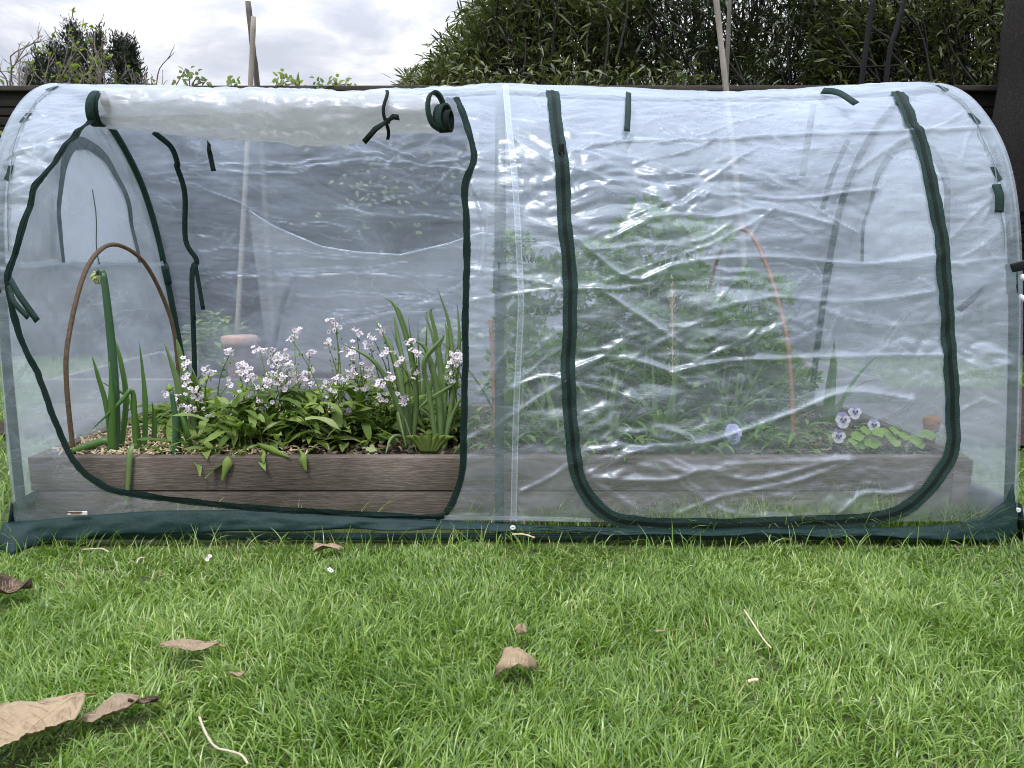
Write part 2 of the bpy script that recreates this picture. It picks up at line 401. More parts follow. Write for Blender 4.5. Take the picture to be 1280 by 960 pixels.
def disp(u, s):
    u = np.asarray(u, float); s = np.asarray(s, float)
    sb = s/STOT
    wu = u+.05*vn(u*3, s*5, 21); ws = s+.035*vn(u*2.2, s*3, 22)+.05*u*vn(u*.9+3, s*1.1, 29)
    d = .010*vn(u*1.6, s*2.2, 23)
    zone = crumple_zone(u, s)
    d = d+.010*(np.abs(vn(wu*1.1+ws*.6, ws*5.0, 24))-.25)
    d = d+.003*(.3+zone)*(np.abs(vn(wu*3.4+ws*2, ws*9-wu*1.5, 25))-.25)
    a, b = facet_coords(u, s)
    d = d+.016*zone*np.minimum(worley(a, b, 26), .55)
    d = d+.0085*zone*np.minimum(worley(a*2.3+b*.7, b*2.1-a*.5, 28), .6)
    d = d+.0030*np.minimum(worley(a*4.1-b*.8, b*3.6+a*.9, 30), .6)*np.clip(.4+1.2*vn(u*2.6, s*3.4, 45), 0, 1)
    for P, amp, wid in CREASES:
        k0 = P[:, 0].min()-.1; k1 = P[:, 0].max()+.1
        msk = (u > k0) & (u < k1) & (s > P[:, 1].min()-.1) & (s < P[:, 1].max()+.1)
        if not msk.any(): continue
        uu = u[msk]; ss = s[msk]; best = np.full(uu.shape, 9.); 
        for a, b in zip(P[:-1], P[1:]):
            ab = b-a; t = np.clip(((uu-a[0])*ab[0]+(ss-a[1])*ab[1])/(ab @ ab+1e-12), 0, 1)
            best = np.minimum(best, np.hypot(uu-a[0]-t*ab[0], ss-a[1]-t*ab[1]))
        d[msk] = d[msk]+amp*np.exp(-(best/wid))
    damp = np.minimum(1, np.minimum(np.abs(u-UL), np.abs(u-UR))/.05)*np.minimum(1, .25+np.abs(u+.03)/.06)
    damp = damp*np.minimum(1, (.15+np.minimum(s, STOT-s)/.12))
    return d*damp
def S(u, s, off=0, use_disp=True):
    u = np.atleast_1d(np.asarray(u, float)); s = np.atleast_1d(np.asarray(s, float))
    Y = np.interp(s, SL, PF[:, 0]); Z = np.interp(s, SL, PF[:, 1])
    ny = -np.interp(s, SL, TZ); nz_ = np.interp(s, SL, TY)
    k = np.hypot(ny, nz_); ny = ny/k; nz_ = nz_/k
    d = (disp(u, s) if use_disp else 0)+off
    Z2 = Z-sag(u, Z)+nz_*d; Y2 = Y+ny*d
    return np.stack([shear(u, Y2)+lean(u, Z2), Y2, Z2], -1)
def path_us(pxs, n=6, step=.008):
    return resample(cr([Fp(*p) for p in pxs], n), step)

def crease_glint(u, s):  # painted whiteness along folds and facet edges, imitating their bright reflections
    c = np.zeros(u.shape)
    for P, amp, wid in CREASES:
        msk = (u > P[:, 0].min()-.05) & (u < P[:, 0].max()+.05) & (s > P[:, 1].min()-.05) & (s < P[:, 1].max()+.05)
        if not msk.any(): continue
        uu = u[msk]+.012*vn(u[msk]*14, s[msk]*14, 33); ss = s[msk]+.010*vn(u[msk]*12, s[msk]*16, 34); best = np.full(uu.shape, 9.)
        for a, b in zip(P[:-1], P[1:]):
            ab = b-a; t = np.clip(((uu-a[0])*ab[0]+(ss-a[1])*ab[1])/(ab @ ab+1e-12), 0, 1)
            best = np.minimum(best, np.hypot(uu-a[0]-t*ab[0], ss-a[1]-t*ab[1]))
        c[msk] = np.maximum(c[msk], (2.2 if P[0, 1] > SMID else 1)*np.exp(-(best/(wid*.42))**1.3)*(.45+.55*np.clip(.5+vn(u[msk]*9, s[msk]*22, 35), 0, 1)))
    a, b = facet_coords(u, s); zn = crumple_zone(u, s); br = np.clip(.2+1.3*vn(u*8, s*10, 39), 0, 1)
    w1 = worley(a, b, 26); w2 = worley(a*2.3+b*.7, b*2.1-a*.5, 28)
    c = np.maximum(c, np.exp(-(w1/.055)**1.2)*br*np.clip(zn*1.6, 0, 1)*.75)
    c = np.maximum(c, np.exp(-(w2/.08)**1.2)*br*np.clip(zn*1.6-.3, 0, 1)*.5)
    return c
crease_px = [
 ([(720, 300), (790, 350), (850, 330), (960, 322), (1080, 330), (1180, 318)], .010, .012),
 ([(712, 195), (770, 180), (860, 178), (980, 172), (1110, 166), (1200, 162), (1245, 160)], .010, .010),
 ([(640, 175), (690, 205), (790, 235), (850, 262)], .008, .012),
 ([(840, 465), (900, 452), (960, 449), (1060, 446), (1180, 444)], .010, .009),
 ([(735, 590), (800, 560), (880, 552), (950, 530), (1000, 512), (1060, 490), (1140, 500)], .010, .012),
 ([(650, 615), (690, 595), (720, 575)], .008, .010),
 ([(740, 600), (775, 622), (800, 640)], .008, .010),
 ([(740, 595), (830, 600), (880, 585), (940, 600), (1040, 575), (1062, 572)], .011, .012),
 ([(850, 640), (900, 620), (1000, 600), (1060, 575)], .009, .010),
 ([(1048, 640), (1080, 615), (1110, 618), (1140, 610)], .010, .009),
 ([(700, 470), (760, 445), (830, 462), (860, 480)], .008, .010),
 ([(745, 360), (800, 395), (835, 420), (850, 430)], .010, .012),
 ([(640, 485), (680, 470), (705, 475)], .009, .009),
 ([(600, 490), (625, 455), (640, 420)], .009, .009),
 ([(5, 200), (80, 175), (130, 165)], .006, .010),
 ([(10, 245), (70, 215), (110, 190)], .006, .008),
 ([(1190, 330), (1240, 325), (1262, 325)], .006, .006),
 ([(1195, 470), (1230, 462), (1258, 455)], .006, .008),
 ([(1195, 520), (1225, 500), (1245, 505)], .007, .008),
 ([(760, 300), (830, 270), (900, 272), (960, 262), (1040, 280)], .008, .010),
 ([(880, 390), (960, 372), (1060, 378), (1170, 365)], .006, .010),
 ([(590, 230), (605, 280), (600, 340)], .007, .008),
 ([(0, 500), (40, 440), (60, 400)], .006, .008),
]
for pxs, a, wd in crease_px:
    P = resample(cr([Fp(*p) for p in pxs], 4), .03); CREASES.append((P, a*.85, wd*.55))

RC = random.Random(5)
for k in range(46):
    u0 = RC.uniform(UL+.05, UR-.05); s0_ = RC.uniform(.12, 1.0); Ln = RC.uniform(.08, .45); an = RC.gauss(0, .28)+(.5*RC.choice((-1, 1)) if RC.random() < .35 else 0)
    P = [[u0, s0_]]
    for q in range(5):
        an += RC.gauss(0, .12); P.append([min(UR-.02, max(UL+.02, P[-1][0]+math.cos(an)*Ln/5)), min(1.12, max(.07, P[-1][1]+math.sin(an)*Ln/5))])
    CREASES.append((resample(cr(P, 3), .03), RC.uniform(.002, .006), RC.uniform(.003, .006)))
for k in range(90):
    u0 = RC.uniform(-.03, UR-.05) if k % 3 else RC.uniform(UL+.03, UR-.05); s0_ = RC.uniform(.10, 1.2); Ln = RC.uniform(.03, .13); an = RC.choice((-1, 1))*RC.uniform(.3, 1.2)
    P = [[u0, s0_]]
    for q in range(3):
        an += RC.gauss(0, .25); P.append([min(UR-.02, max(UL+.02, P[-1][0]+math.cos(an)*Ln/3)), min(SMID-.04, max(.07, P[-1][1]+math.sin(an)*Ln/3))])
    CREASES.append((resample(cr(P, 3), .02), RC.uniform(.0015, .004), RC.uniform(.002, .004)))
for k in range(60):
    u0 = RC.uniform(UL+.05, UR-.05); s0_ = STOT-RC.uniform(.35, 1.2); Ln = RC.uniform(.15, .75); an = RC.gauss(0, .16)
    P = [[u0, s0_]]
    for q in range(6):
        an = an*.8+RC.gauss(0, .12); P.append([min(UR-.02, max(UL+.02, P[-1][0]+math.cos(an)*Ln/6)), min(STOT-.08, max(STOT-1.25, P[-1][1]+math.sin(an)*Ln/6))])
    CREASES.append((resample(cr(P, 3), .03), RC.uniform(.003, .009), RC.uniform(.0035, .007)))
left_zip_px = [(122, 150), (112, 160), (95, 180), (70, 208), (47, 232), (38, 260), (25, 305), (10, 345), (14, 378), (24, 420), (46, 465), (62, 500), (72, 530), (85, 560), (105, 588), (125, 602), (150, 613), (210, 622), (300, 632), (400, 639), (470, 643), (545, 646), (560, 636), (572, 612), (578, 585), (580, 540), (582, 400), (584, 300), (581, 236), (588, 215), (593, 195), (583, 160), (570, 126)]
right_zip_px = [(690, 117), (695, 160), (700, 195), (704, 240), (706, 290), (711, 330), (712, 400), (710, 470), (713, 530), (718, 575), (730, 612), (752, 638), (790, 652), (900, 655), (1000, 652), (1080, 649), (1120, 640), (1150, 620), (1175, 590), (1190, 565), (1191, 520), (1187, 470), (1186, 430), (1181, 350), (1178, 300), (1165, 235), (1152, 180), (1135, 150), (1120, 117)]
LZ = path_us(left_zip_px); RZ = path_us(right_zip_px)
def inpoly(px, py, poly):
    ins = np.zeros(px.shape, bool); n = len(poly); j = n-1
    for i in range(n):
        xi, yi = poly[i]; xj, yj = poly[j]
        c = ((yi > py) != (yj > py)) & (px < (xj-xi)*(py-yi)/(yj-yi+1e-12)+xi)
        ins ^= c; j = i
    return ins

tunnel = thing('grow_tunnel', 'long clear plastic grow tunnel with green zips, left door rolled up, right door zipped shut', 'greenhouse', (0, 2.15, 0))
def film_grid(name, s0, s1, keep, mat, off=0, du=.0045, ds=.0045):
    us = np.linspace(UL, UR, int((UR-UL)/du)); ss = np.linspace(s0, s1, int((s1-s0)/ds))
    U, SS = np.meshgrid(us, ss)
    V = S(U.ravel(), SS.ravel(), off)
    i = np.arange(U.size).reshape(U.shape)
    Fq = np.stack([i[:-1, :-1], i[:-1, 1:], i[1:, 1:], i[1:, :-1]], -1)
    uc = (U[:-1, :-1]+U[1:, 1:])/2; sc_ = (SS[:-1, :-1]+SS[1:, 1:])/2
    Fq = Fq[keep(uc, sc_)]
    used = np.unique(Fq); mpi = np.full(U.size, -1); mpi[used] = np.arange(len(used))
    o = np_mesh(name, V[used], mpi[Fq.reshape(-1, 4)], mat, tunnel)
    ca = crease_glint(U.ravel()[used], SS.ravel()[used]) 
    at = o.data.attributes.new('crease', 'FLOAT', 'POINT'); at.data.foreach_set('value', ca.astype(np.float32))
    return o
polyL = [tuple(p) for p in LZ]; polyR = [tuple(p) for p in RZ]
S_HEM = float(sfront(.055))
inL = lambda u, s: inpoly(u, s, polyL)
inR = lambda u, s: inpoly(u, s, polyR)
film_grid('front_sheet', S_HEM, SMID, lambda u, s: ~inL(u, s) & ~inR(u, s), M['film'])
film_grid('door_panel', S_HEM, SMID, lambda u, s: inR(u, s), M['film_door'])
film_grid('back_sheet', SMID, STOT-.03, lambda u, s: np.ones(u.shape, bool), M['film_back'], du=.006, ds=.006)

def ribbon_us(name, P, wid, mat, off=.005, parent=tunnel, thick=.0015, wob=0):
    P = np.array(P, float)
    T = np.gradient(P, axis=0); T /= np.linalg.norm(T, axis=1)[:, None]+1e-9
    Nn = np.stack([-T[:, 1], T[:, 0]], 1)
    wd = wid*(1+wob*vn(np.arange(len(P))*.15, np.zeros(len(P)), 77)) if wob else np.full(len(P), wid)
    k = 9; rows = []; mi = None
    for j in range(k):
        q = P+Nn*((j/(k-1)-.5)*wd)[:, None]
        s_ = np.clip(q[:, 1], .002, STOT-.002)
        rows.append(S(q[:, 0], s_, off))
    A = np.stack(rows, 1)
    for _ in range(2):
        A[1:-1] = (A[:-2]+2*A[1:-1]+A[2:])/4
    if wob:   # puckered selvedges
        rr = np.random.RandomState(3); A[:, 0] += rr.normal(0, .0003, (len(P), 3)); A[:, -1] += rr.normal(0, .0003, (len(P), 3)); A[:, 2] += rr.normal(0, .00015, (len(P), 3)); A[:, 6] += rr.normal(0, .00015, (len(P), 3))
    n = len(P)
    i = np.arange(n*k).reshape(n, k)
    Fq = np.stack([i[:-1, :-1], i[:-1, 1:], i[1:, 1:], i[1:, :-1]], -1).reshape(-1, 4)
    return np_mesh(name, A, Fq, mat, parent)
for Z_ in (LZ, RZ):
    Z_[:, 0] += .0030*vn(np.arange(len(Z_))*.09, np.zeros(len(Z_)), 78)+.0014*vn(np.arange(len(Z_))*.3, np.zeros(len(Z_)), 79)
z1 = ribbon_us('door_zip', LZ, .0155, M['dark_tape'], .003, wob=.3, thick=.0008); ribbon_us('zip_teeth', LZ, .004, M['teeth'], .0045, parent=z1, thick=.0015)
z2 = ribbon_us('door_zip', RZ, .033, M['green_tape'], .004, wob=.15, thick=.0008); ribbon_us('zip_teeth', RZ, .009, M['teeth'], .0055, parent=z2, thick=.002)
# zip pull
mb = MB(); q = S(*Fp(701, 193), .012)[0]; mb.box(q+np.array([-.006, -.004, -.012]), q+np.array([.006, .004, .012]), bev=.002)
mb.tube([q+np.array([0, -.004, -.008]), q+np.array([.006, -.008, -.03])], .003, 6); mb.build('zip_slider', M['black'], z2)
# centre seam
cs = ribbon_us('centre_seam', path_us([(631, 108), (636, 160), (643, 220), (648, 300), (651, 380), (648, 450), (645, 520), (643, 600), (642, 651)]), .014, M['seam_film'], .004)
for dx in (-3.2, 3.2):
    ribbon_us('seam_stitch', path_us([(631+dx, 108), (636+dx, 160), (643+dx, 220), (648+dx, 300), (651+dx, 380), (648+dx, 450), (645+dx, 520), (643+dx, 600), (642+dx, 651)]), .0026, M['hem'], .0055, parent=cs)
# hem strip along the bottom of the film
ribbon_us('hem_tape', path_us([(556, 646), (640, 647), (700, 648), (738, 649)]), .010, M['hem'], .004)
ribbon_us('hem_tape', path_us([(390, 645), (450, 648), (545, 651)]), .010, M['hem'], .003)

# hoops
def hoop(u, off=-.013, r=.0105, mat='pole', bulge=0):
    ss = np.linspace(.004, STOT-.004, 90)
    V = S(np.full(90, u), ss, off, False)
    mb = MB(); mb.tube(list(map(Vector, V)), r, 8)
    h = mb.build('hoop', M[mat], tunnel)
    for zc, front in ((.62, False), (.62, True)):   # sleeve joints
        s_ = float(sfront(zc)); s_ = s_ if front else STOT-s_
        V = S(np.full(4, u), np.linspace(s_-.035, s_+.035, 4), off, False)
        mj = MB(); mj.tube(list(map(Vector, V)), r*1.35, 8); mj.build('sleeve_joint', M[mat], h)
    return h
for u in (UL+.012, -.03, UR-.012): hoop(u)
# thin seam along the right and left arches with dark clips
for u, pts in ((UR-.045, None), (UL+.045, None)):
    P = np.stack([np.full(60, u)+.002*np.sin(np.arange(60)*.4), np.linspace(float(sfront(.68)), SMID-.03, 60)], 1)
    a = ribbon_us('arch_seam', P, .003, M['trim'], .004)
    for zc in (.86, 1.0, 1.10):
        s_ = float(sfront(zc)); ribbon_us('arch_clip', np.array([[u+(.01 if u > 0 else -.01), s_-.018], [u, s_], [u, s_+.018]]), .014, M['skirt'], .002, parent=a)
# horizontal tie rails (ridge)
mb = MB(); V = S(np.linspace(UL+.01, UR-.01, 40), np.full(40, SMID), -.016, False); mb.tube(list(map(Vector, V)), .007, 8); mb.build('ridge_rail', M['pole'], tunnel)
for Yb in (1.665, 2.635):
    mb = MB(); mb.tube([(UL*.98, Yb, .018), (0, Yb-.004, .016), (float(shear(UR, Yb)), Yb, .018)], .0095, 8); mb.build('ground_rail', M['pole'], tunnel)
for u in (UL+.01, UR-.01):
    mb = MB(); mb.tube([(float(shear(u, 1.67)), 1.67, .018), (float(shear(u, 2.63)), 2.63, .018)], .0085, 8); mb.build('ground_rail', M['pole'], tunnel)

# end panels
def end_panel(u, sign, mat):
    zs = np.linspace(.03, 1.128, 110); ny = 100
    V = []
    for z in zs:
        y0 = float(Yfront(z)); y1 = 4.3-y0
        ys = np.linspace(y0+.002, y1-.002, ny); V.append(np.stack([ys, np.full(ny, z)], 1))
    V = np.array(V); Yg = V[..., 0]; Zg = V[..., 1]
    t = np.linspace(0, 1, ny)[None, :]
    edge = np.clip(np.minimum(t, 1-t)*10, 0, 1)*np.clip((1.13-Zg)*14, 0, 1)
    b = edge*(.016*vn(Yg*3, Zg*3, 41)+.012*(np.abs(vn(Yg*7+Zg*3, Zg*5-Yg*2, 42))-.2)+.005*np.abs(vn(Yg*16, Zg*11+Yg*5, 43)))
    b = b*np.clip((Zg-.2)*5, 0, 1)+(sign < 0)*-.026*np.clip((.30-Zg)/.1, 0, 1)*np.clip((Yg-1.66)/.08, 0, 1)*np.clip((2.62-Yg)/.1, 0, 1); X = shear(np.full(Yg.shape, u), Yg)+lean(np.full(Yg.shape, u), Zg)+b
    i = np.arange(Yg.size).reshape(Yg.shape)
    Fq = np.stack([i[:-1, :-1], i[:-1, 1:], i[1:, 1:], i[1:, :-1]], -1).reshape(-1, 4)
    p = np_mesh('end_panel', np.stack([X, Yg, Zg], -1), Fq, mat, tunnel)
    def E(y, z, o):   # point just inside/outside the panel
        e = np.interp(y, [1.8, 1.95, 2.35, 2.5], [0, 1, 1, 0])
        bb = .016*vn(np.array([y*3]), np.array([z*3]), 41)[0]+.012*(abs(vn(np.array([y*7+z*3]), np.array([z*5-y*2]), 42)[0])-.2)
        return Vector((float(shear(u, y))+float(lean(u, z))+bb-sign*o, y, z))
    # arched mesh window and its trim
    yc, hw, z0, z1 = 2.165, .195, .655, .985
    arch = []
    for k in range(41):
        a = math.pi*k/40
        yy = yc-hw*math.cos(a)*(1 if True else 1); zz = z0+(z1-z0)*(math.sin(a)**.75)
        arch.append((yy, zz))
    rows = []
    for k in range(21):
        a, b2 = arch[k], arch[40-k]
        rows.append([E(a[0]+(b2[0]-a[0])*j/12, a[1], .012+.004*math.sin(j*1.7+k*.3)) for j in range(13)])
    mb = MB()
    for ra, rb in zip(rows[:-1], rows[1:]):
        for j in range(12): mb.face([ra[j], ra[j+1], rb[j+1], rb[j]])
    wn = mb.build('mesh_window', M['window_mesh'], p)
    mb = MB(); inn = []; outr = []
    for k, (yy, zz) in enumerate(arch):
        dx, dz = yy-yc, zz-z0; q = math.hypot(dx, dz*.6)+1e-6; f = .022/q
        outr.append(E(yy+dx*f*.5, zz+dz*f*.5, .017)); inn.append(E(yy-dx*f*.45, zz-dz*f*.45, .017))
    mb.strip(inn, outr); mb.build('window_trim', M['trim'], wn)
    mb = MB(); mb.strip([E(y, .66+.004*math.sin(y*20), .014) for y in np.linspace(1.78, 2.53, 30)], [E(y, .645+.004*math.sin(y*20), .014) for y in np.linspace(1.78, 2.53, 30)])
    mb.build('panel_seam', M['hem'], p)
    if sign < 0:
        mb = MB(); mb.tube([E(yc+.004*math.sin(k), .86-.03*k, .016) for k in range(8)], .0016, 5); mb.build('window_cord', M['trim'], wn)
    return p, E
pl, EL = end_panel(UL+.004, -1, M['film_end'])
pr, ER = end_panel(UR-.004, 1, M['film_end'])

# rolled up door
def rolled_door():
    n = 200; seg = 56; rows = []
    for k in range(n):
        t = k/(n-1); px = 118+t*(552-118)
        top = np.interp(px, [118, 140, 230, 330, 400, 470, 520, 552], [116, 113, 113, 114, 116, 118, 122, 126])
        bot = np.interp(px, [118, 140, 230, 300, 400, 440, 490, 552], [155, 158, 166, 173, 180, 177, 167, 163])
        c = PY(px, (top+bot)/2, 1.905); rz = (bot-top)/2*1.95/FPX*.94
        wob = 1
        row = []
        for j in range(seg):
            a = 2*math.pi*j/seg
            rr = rz*(1+.10*float(vn(np.array([t*9]), np.array([a*1.1]), 51)[0])*1.4+.11*min(.6, float(worley(np.array([t*13+a*.6]), np.array([a*1.5+.4*math.sin(t*30)]), 54)[0]))+.04*abs(float(vn(np.array([t*16]), np.array([a*2.6+t*9]), 52)[0]))+.03*abs(float(vn(np.array([t*45]), np.array([a*5+t*20]), 53)[0])))
            ab_ = math.pi*.98+.20*math.sin(t*8)+.12*math.sin(t*21+1); rr *= 1-.075/(1+math.exp(-(a-ab_)*14))*(a < ab_+1.6)
            row.append((c.x, c.y+math.cos(a)*rr*.85, c.z+math.sin(a)*rr))
        rows.append(row)
    V = np.array(rows); i = np.arange(n*seg).reshape(n, seg)
    Fq = np.stack([i[:-1], np.roll(i, -1, 1)[:-1], np.roll(i, -1, 1)[1:], i[1:]], -1).reshape(-1, 4)
    o = np_mesh('rolled_door', V, Fq, M['film_roll'], tunnel)
    # the coiled ends of the zip tape
    def coil(px, py, r, wdt, turns, tilt, sq=1):
        c = PY(px, py, 1.89); mb = MB(); Lp = []; Rp = []
        for k in range(int(40*turns)):
            a = 2*math.pi*k/40; rr = r*(1-.22*k/40/turns*turns*.6)+.003*math.sin(a*2+k*.05)
            cy, cz = math.cos(a)*rr, math.sin(a)*rr*sq; xs = tilt*math.sin(a)+.006*k/40
            Lp.append(c+Vector((xs-wdt/2, cy*.8, cz))); Rp.append(c+Vector((xs+wdt/2, cy*.8, cz)))
        mb.strip(Lp, Rp); b = mb.build('zip_coil', M['green_tape'], o)
        md = b.modifiers.new('solid', 'SOLIDIFY'); md.thickness = .0035; return b
    coil(121, 137, .044, .020, 2.0, .006)
    def loop(px, py, rx, rz, wdt, yaw, roll, turns=1.0, mt='green_tape'):
        c = PY(px, py, 1.86); mb = MB(); Lp = []; Rp = []; Rm = Matrix.Rotation(yaw, 3, 'Z') @ Matrix.Rotation(roll, 3, 'Y')
        for k in range(int(36*turns)+1):
            a = 2*math.pi*k/36; g = 1-.08*k/36
            p = Vector((math.cos(a)*rx*g, 0, math.sin(a)*rz*g)); h = Vector((0, wdt/2, 0))
            Lp.append(c+Rm @ (p-h)); Rp.append(c+Rm @ (p+h))
        mb.strip(Lp, Rp); b = mb.build('zip_coil', M[mt], o); md = b.modifiers.new('solid', 'SOLIDIFY'); md.thickness = .003; md.offset = 0
    loop(545, 138, .022, .044, .024, .45, -.12, 1.6)
    loop(553, 147, .020, .032, .026, .9, .15, 1.4)
    loop(557, 152, .016, .026, .030, 1.2, .0, 1.8, 'teeth')
    # tie
    mb = MB(); Lp = []; Rp = []
    c = PY(486, 144, 1.905)
    for k in range(22):
        a = math.pi*(.62+k/21*.86); r_ = .057
        p = c+Vector((.004*math.sin(k*.5), math.cos(a)*r_*.95, math.sin(a)*r_)); Lp.append(p-Vector((.004, 0, 0))); Rp.append(p+Vector((.004, 0, 0)))
    mb.strip(Lp, Rp)
    k0 = PY(485, 151, 1.838)
    for a, b in (((485, 151), (455, 178)), ((485, 151), (499, 147))):
        p0 = PY(*a, 1.838); p1 = PY(*b, 1.826); dd = (p1-p0).normalized(); sd_ = dd.cross(Vector((0, 1, 0))).normalized()*.0065
        mid = (p0+p1)/2+Vector((0, -.008, .004)); mb.strip([p0-sd_*.6, mid-sd_, p1-sd_], [p0+sd_*.6, mid+sd_, p1+sd_])
    mb.box(k0-Vector((.005, .005, .006)), k0+Vector((.005, .005, .006)), bev=.002)
    t = mb.build('tie_strap', M['teeth'], o); md = t.modifiers.new('solid', 'SOLIDIFY'); md.thickness = .002
rolled_door()

def strap(pts, wid, mat='green_tape', Yoff=None, parent=tunnel, side=None, name='tie_strap'):
    """webbing strap through 3D points"""
    P = crv(pts, 6); mb = MB(); l = []; r = []
    for k, p in enumerate(P):
        t = (P[min(k+1, len(P)-1)]-P[max(0, k-1)]).normalized()
        s_ = (side or t.cross(Vector((0, 1, .1)))).normalized()*wid/2
        l.append(p-s_); r.append(p+s_)
    mb.strip(l, r); o = mb.build(name, M[mat], parent); md = o.modifiers.new('solid', 'SOLIDIFY'); md.thickness = .002; md.offset = 0
    return o
def PB(px, py, o=.03):
    Y = 2.5
    for _ in range(12):
        p = PY(px, py, Y); z = min(max(p.z, 0), 1.13); Y = 4.3-float(Yfront(z))-o
    return PY(px, py, Y)
def fs(px, py, off): return Vector(S(*Fp(px, py), off)[0])
strap([fs(785, 121, .008), fs(784, 145, .014), fs(782, 172, .018)], .014)
strap([fs(1027, 117, .006), fs(1045, 125, .02), fs(1065, 141, .022)], .016)
strap([fs(15, 350, .008), fs(32, 370, .022), fs(56, 402, .03)], .015)
strap([fs(13, 357, .008), fs(26, 378, .026), fs(46, 398, .035)], .013)
strap([fs(256, 168, -.03), PY(262, 190, 1.93), PY(267, 214, 1.94)], .012)
strap([PY(1017, 130, 2.0), PY(1010, 175, 1.98), PY(1003, 220, 1.96)], .016, 'trim')
strap([PB(1060, 175), PB(1040, 220), PB(1028, 262)], .018, 'trim')
strap([PY(790, 130, 2.05), PY(793, 155, 2.02), PY(790, 170, 2.0), PY(780, 190, 2.0)], .012, 'trim')
# back door zip hanging open, with its ties
strap([PB(192, 165), PB(214, 184), PB(222, 205), PB(221, 208), PB(231, 242), PB(232, 300), PB(246, 326), PB(240, 345), PB(243, 450), PB(243, 500)], .017, name='door_zip')
strap([PB(244, 330, .04), PB(248, 352, .045), PB(254, 387, .05)], .014)
strap([PB(244, 330, .04), PB(241, 352, .045), PB(243, 400, .05)], .010)
# side ties by the right end
strap([PY(1262, 338, 1.80), PY(1235, 358, 1.85), PY(1198, 388, 1.9)], .018, 'trim')
strap([PY(1262, 345, 1.80), PY(1233, 375, 1.86), PY(1231, 395, 1.88), PY(1233, 420, 1.88)], .015, 'trim')
strap([PY(1015, 340, 2.52), PY(990, 362, 2.46), PY(972, 376, 2.42)], .014, 'trim')
strap([fs(1243, 232, .006), fs(1246, 248, .008), fs(1248, 266, .006)], .020)
mb = MB(); q = PY(1272, 333, 1.735); mb.box(q-Vector((.022, .012, .011)), q+Vector((.02, .012, .011)), bev=.004, rot=Matrix.Rotation(-.25, 3, 'Y')); mb.build('toggle', M['black'], tunnel)

# skirt
def skirt():
    top = [(4, 653), (50, 650), (100, 645), (200, 638), (320, 637), (450, 645), (545, 650), (640, 655), (800, 660), (1000, 660), (1120, 659), (1190, 655), (1228, 645), (1256, 626), (1266, 604)]
    bot = [(-4, 688), (14, 693), (34, 686), (67, 675), (150, 669), (320, 664), (480, 662), (640, 663), (800, 668), (1000, 669), (1150, 672), (1225, 677), (1256, 677), (1271, 668)]
    xt = np.array(top, float); xb = np.array(bot, float)
    n = 260; rows = []
    for k in range(n):
        t = k/(n-1)
        a = np.array([np.interp(t, np.linspace(0, 1, 2), (xt[0, 0], xt[-1, 0]))]); pxa = xt[0, 0]+t*(xt[-1, 0]-xt[0, 0]); pxb = xb[0, 0]+t*(xb[-1, 0]-xb[0, 0])
        pa = PY(pxa, np.interp(pxa, xt[:, 0], xt[:, 1]), 1.656); pb = PY(pxb, np.interp(pxb, xb[:, 0], xb[:, 1]), 1.636)
        if pb.z < .003: pb = PZ(pxb, np.interp(pxb, xb[:, 0], xb[:, 1]), .003)
        row = []
        for j in range(9):
            v = j/8; p = pa.lerp(pb, v)
            o = .003*math.sin(v*math.pi)+.007*v*float(vn(np.array([t*38+v*1.2]), np.array([v*1.5]), 61)[0])+.006*float(abs(vn(np.array([t*14+v*4]), np.array([v*3.]), 62)[0]))
            row.append((p.x, p.y-o, p.z+.002*math.sin(t*60)*v))
        rows.append(row)
    V = np.array(rows); i = np.arange(V.shape[0]*9).reshape(-1, 9)
    Fq = np.stack([i[:-1, :-1], i[:-1, 1:], i[1:, 1:], i[1:, :-1]], -1).reshape(-1, 4)
    o = np_mesh('skirt', V, Fq, M['skirt'], tunnel); md = o.modifiers.new('solid', 'SOLIDIFY'); md.thickness = .0015; md.offset = 0
    def eyelet(px, py, Y, r=.0075):
        c = PY(px, py, Y); mb = MB(); ring = []
        P = [c+Vector((math.cos(a)*r, -.004, math.sin(a)*r*.8)) for a in np.linspace(0, 2*math.pi, 25)]
        mb.tube(P, .003, 6); mb.build('eyelet', M['metal'], o)
        mb = MB(); mb.face([c+Vector((math.cos(a)*r, -.0035, math.sin(a)*r*.8)) for a in np.linspace(0, 2*math.pi, 20)[:-1]]); mb.build('eyelet_hole', M['black'], o)
    eyelet(13, 684, 1.618); eyelet(641, 659, 1.632, .004); eyelet(1271, 637, 1.65, .004)
    # side skirts
    for u, sg in ((UL, -1), (UR, 1)):
        Lp = [(float(shear(u, y))+float(lean(u, 0))+sg*.004, y, .10-.03*(y-1.65)+.006*math.sin(y*15)) for y in np.linspace(1.655, 2.64, 30)]
        Rp = [(float(shear(u, y))+float(lean(u, 0))+sg*(.03+.008*math.sin(y*22)), y, .006) for y in np.linspace(1.65, 2.645, 30)]
        mb = MB(); mb.strip(Lp, Rp); b = mb.build('side_skirt', M['skirt'], tunnel); md = b.modifiers.new('solid', 'SOLIDIFY'); md.thickness = .0015
skirt()
mb = MB(); a = PY(86, 641, 1.646); b = PY(110, 640, 1.645)
mb.box((a.x, 1.640, a.z-.004), (b.x, 1.6435, a.z+.005), m=0, bev=.001); mb.box((a.x-.002, 1.6385, a.z+.003), (b.x-.01, 1.6395, a.z+.0055), m=1); mb.box((a.x+.008, 1.6385, a.z-.0005), (b.x-.014, 1.6395, a.z+.001), m=1)
mb.build('care_tag', [M['tag'], M['tagprint']], tunnel)

